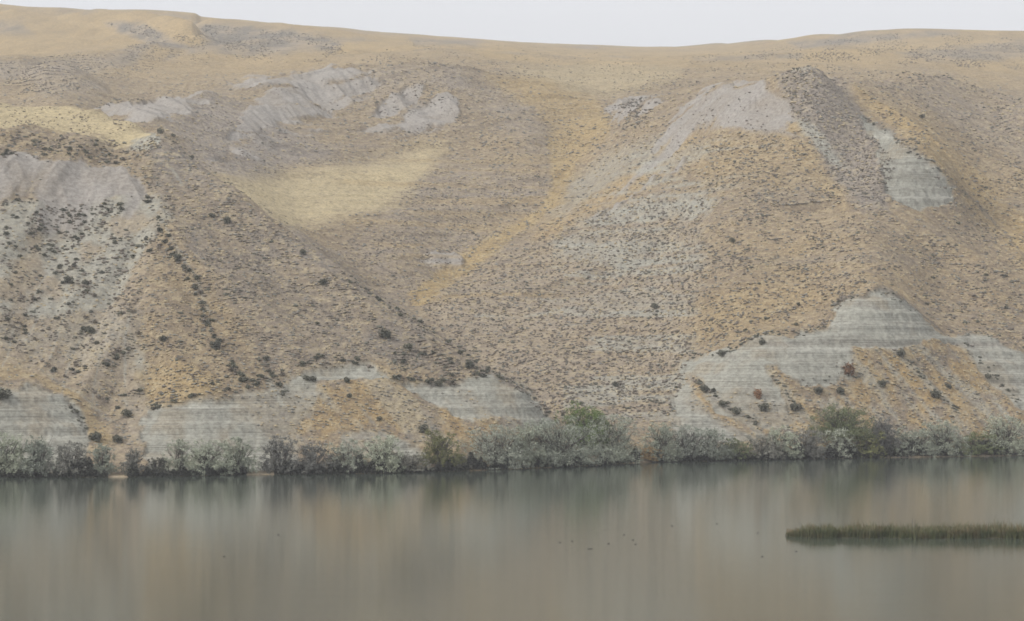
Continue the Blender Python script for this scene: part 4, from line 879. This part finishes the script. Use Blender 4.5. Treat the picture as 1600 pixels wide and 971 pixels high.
# ------------------------------------------------------------------ water birds
def bird_mesh():
    # body, neck, head and bill as one continuous swept body
    pts = [(-.24, 0, .09), (-.17, 0, .07), (-.05, 0, .065), (.07, 0, .07), (.14, 0, .11), (.165, 0, .17), (.19, 0, .205), (.235, 0, .195), (.28, 0, .185)]
    rr = [.008, .05, .085, .075, .042, .030, .037, .018, .006]
    return tubes([pts], [rr], 8)
v, f = bird_mesh(); BM = mesh('body', v, f, M_feather)
v, f = tubes([[(-.2, .0, .10), (-.08, .0, .125), (.05, .0, .115)]], [[.01, .07, .02]], 6); WM = mesh('wing', v, f, M_feather)
BIRDS = [(875,848,'left end of the loose row of birds'),(894,846,'second bird of the loose row left of the reed bar'),(920,858,'left one of the close pair trailing a pale wake'),(924,858,'right one of the close pair trailing a pale wake'),
 (951,850,'alone between the close pair and the three to its right'),(975,836,'uppermost of three birds close together in mid river'),(989,844,'middle one of three birds close together in mid river'),(993,851,'lowest of three birds close together in mid river'),
 (1050,822,'lone far bird above the row in mid river'),(1120,819,'lone far bird nearest the thicket reflection'),(1184,833,'bird swimming left of the tip of the reed bar'),(1191,870,'bird swimming below the tip of the reed bar'),
 (1244,862,'bird under the left end of the reed bar'),(435,836,'lone bird in the left half of the river'),(350,870,'lone bird lower left in the river')]
for i, (u, v_, lab) in enumerate(BIRDS):
    d = H*F/(v_-VH); x = (u-800)/F*d; rz = rng.uniform(-.5, .5)+(math.pi if rng.random() < .5 else 0)
    r = obj('water_bird', None, loc=(x, d, -.02), label='small dark floating bird, '+lab, cat='bird', group='dark birds floating on the river', rz=rz)
    r.scale = (.7, .7, .7); obj('body', BM, r); obj('wing', WM, r)

# ------------------------------------------------------------------ haze
hz = [(-1600, -140, -10), (1600, -140, -10), (1600, 4100, -10), (-1600, 4100, -10), (-1600, -140, 450), (1600, -140, 450), (1600, 4100, 450), (-1600, 4100, 450)]
mh = bpy.data.materials.new('haze'); mh.use_nodes = True; t = mh.node_tree; t.nodes.clear()
pv = t.nodes.new('ShaderNodeVolumePrincipled'); pv.inputs['Color'].default_value = (.93, .94, .97, 1); pv.inputs['Density'].default_value = .00015; pv.inputs['Anisotropy'].default_value = .1
oo = t.nodes.new('ShaderNodeOutputMaterial'); t.links.new(pv.outputs[0], oo.inputs['Volume'])
me = bpy.data.meshes.new('haze'); me.from_pydata(hz, [], [(0, 3, 2, 1), (4, 5, 6, 7), (0, 1, 5, 4), (1, 2, 6, 5), (2, 3, 7, 6), (3, 0, 4, 7)]); me.materials.append(mh)
obj('haze', me, kind='stuff', label='pale even haze over the river and hills', cat='haze')
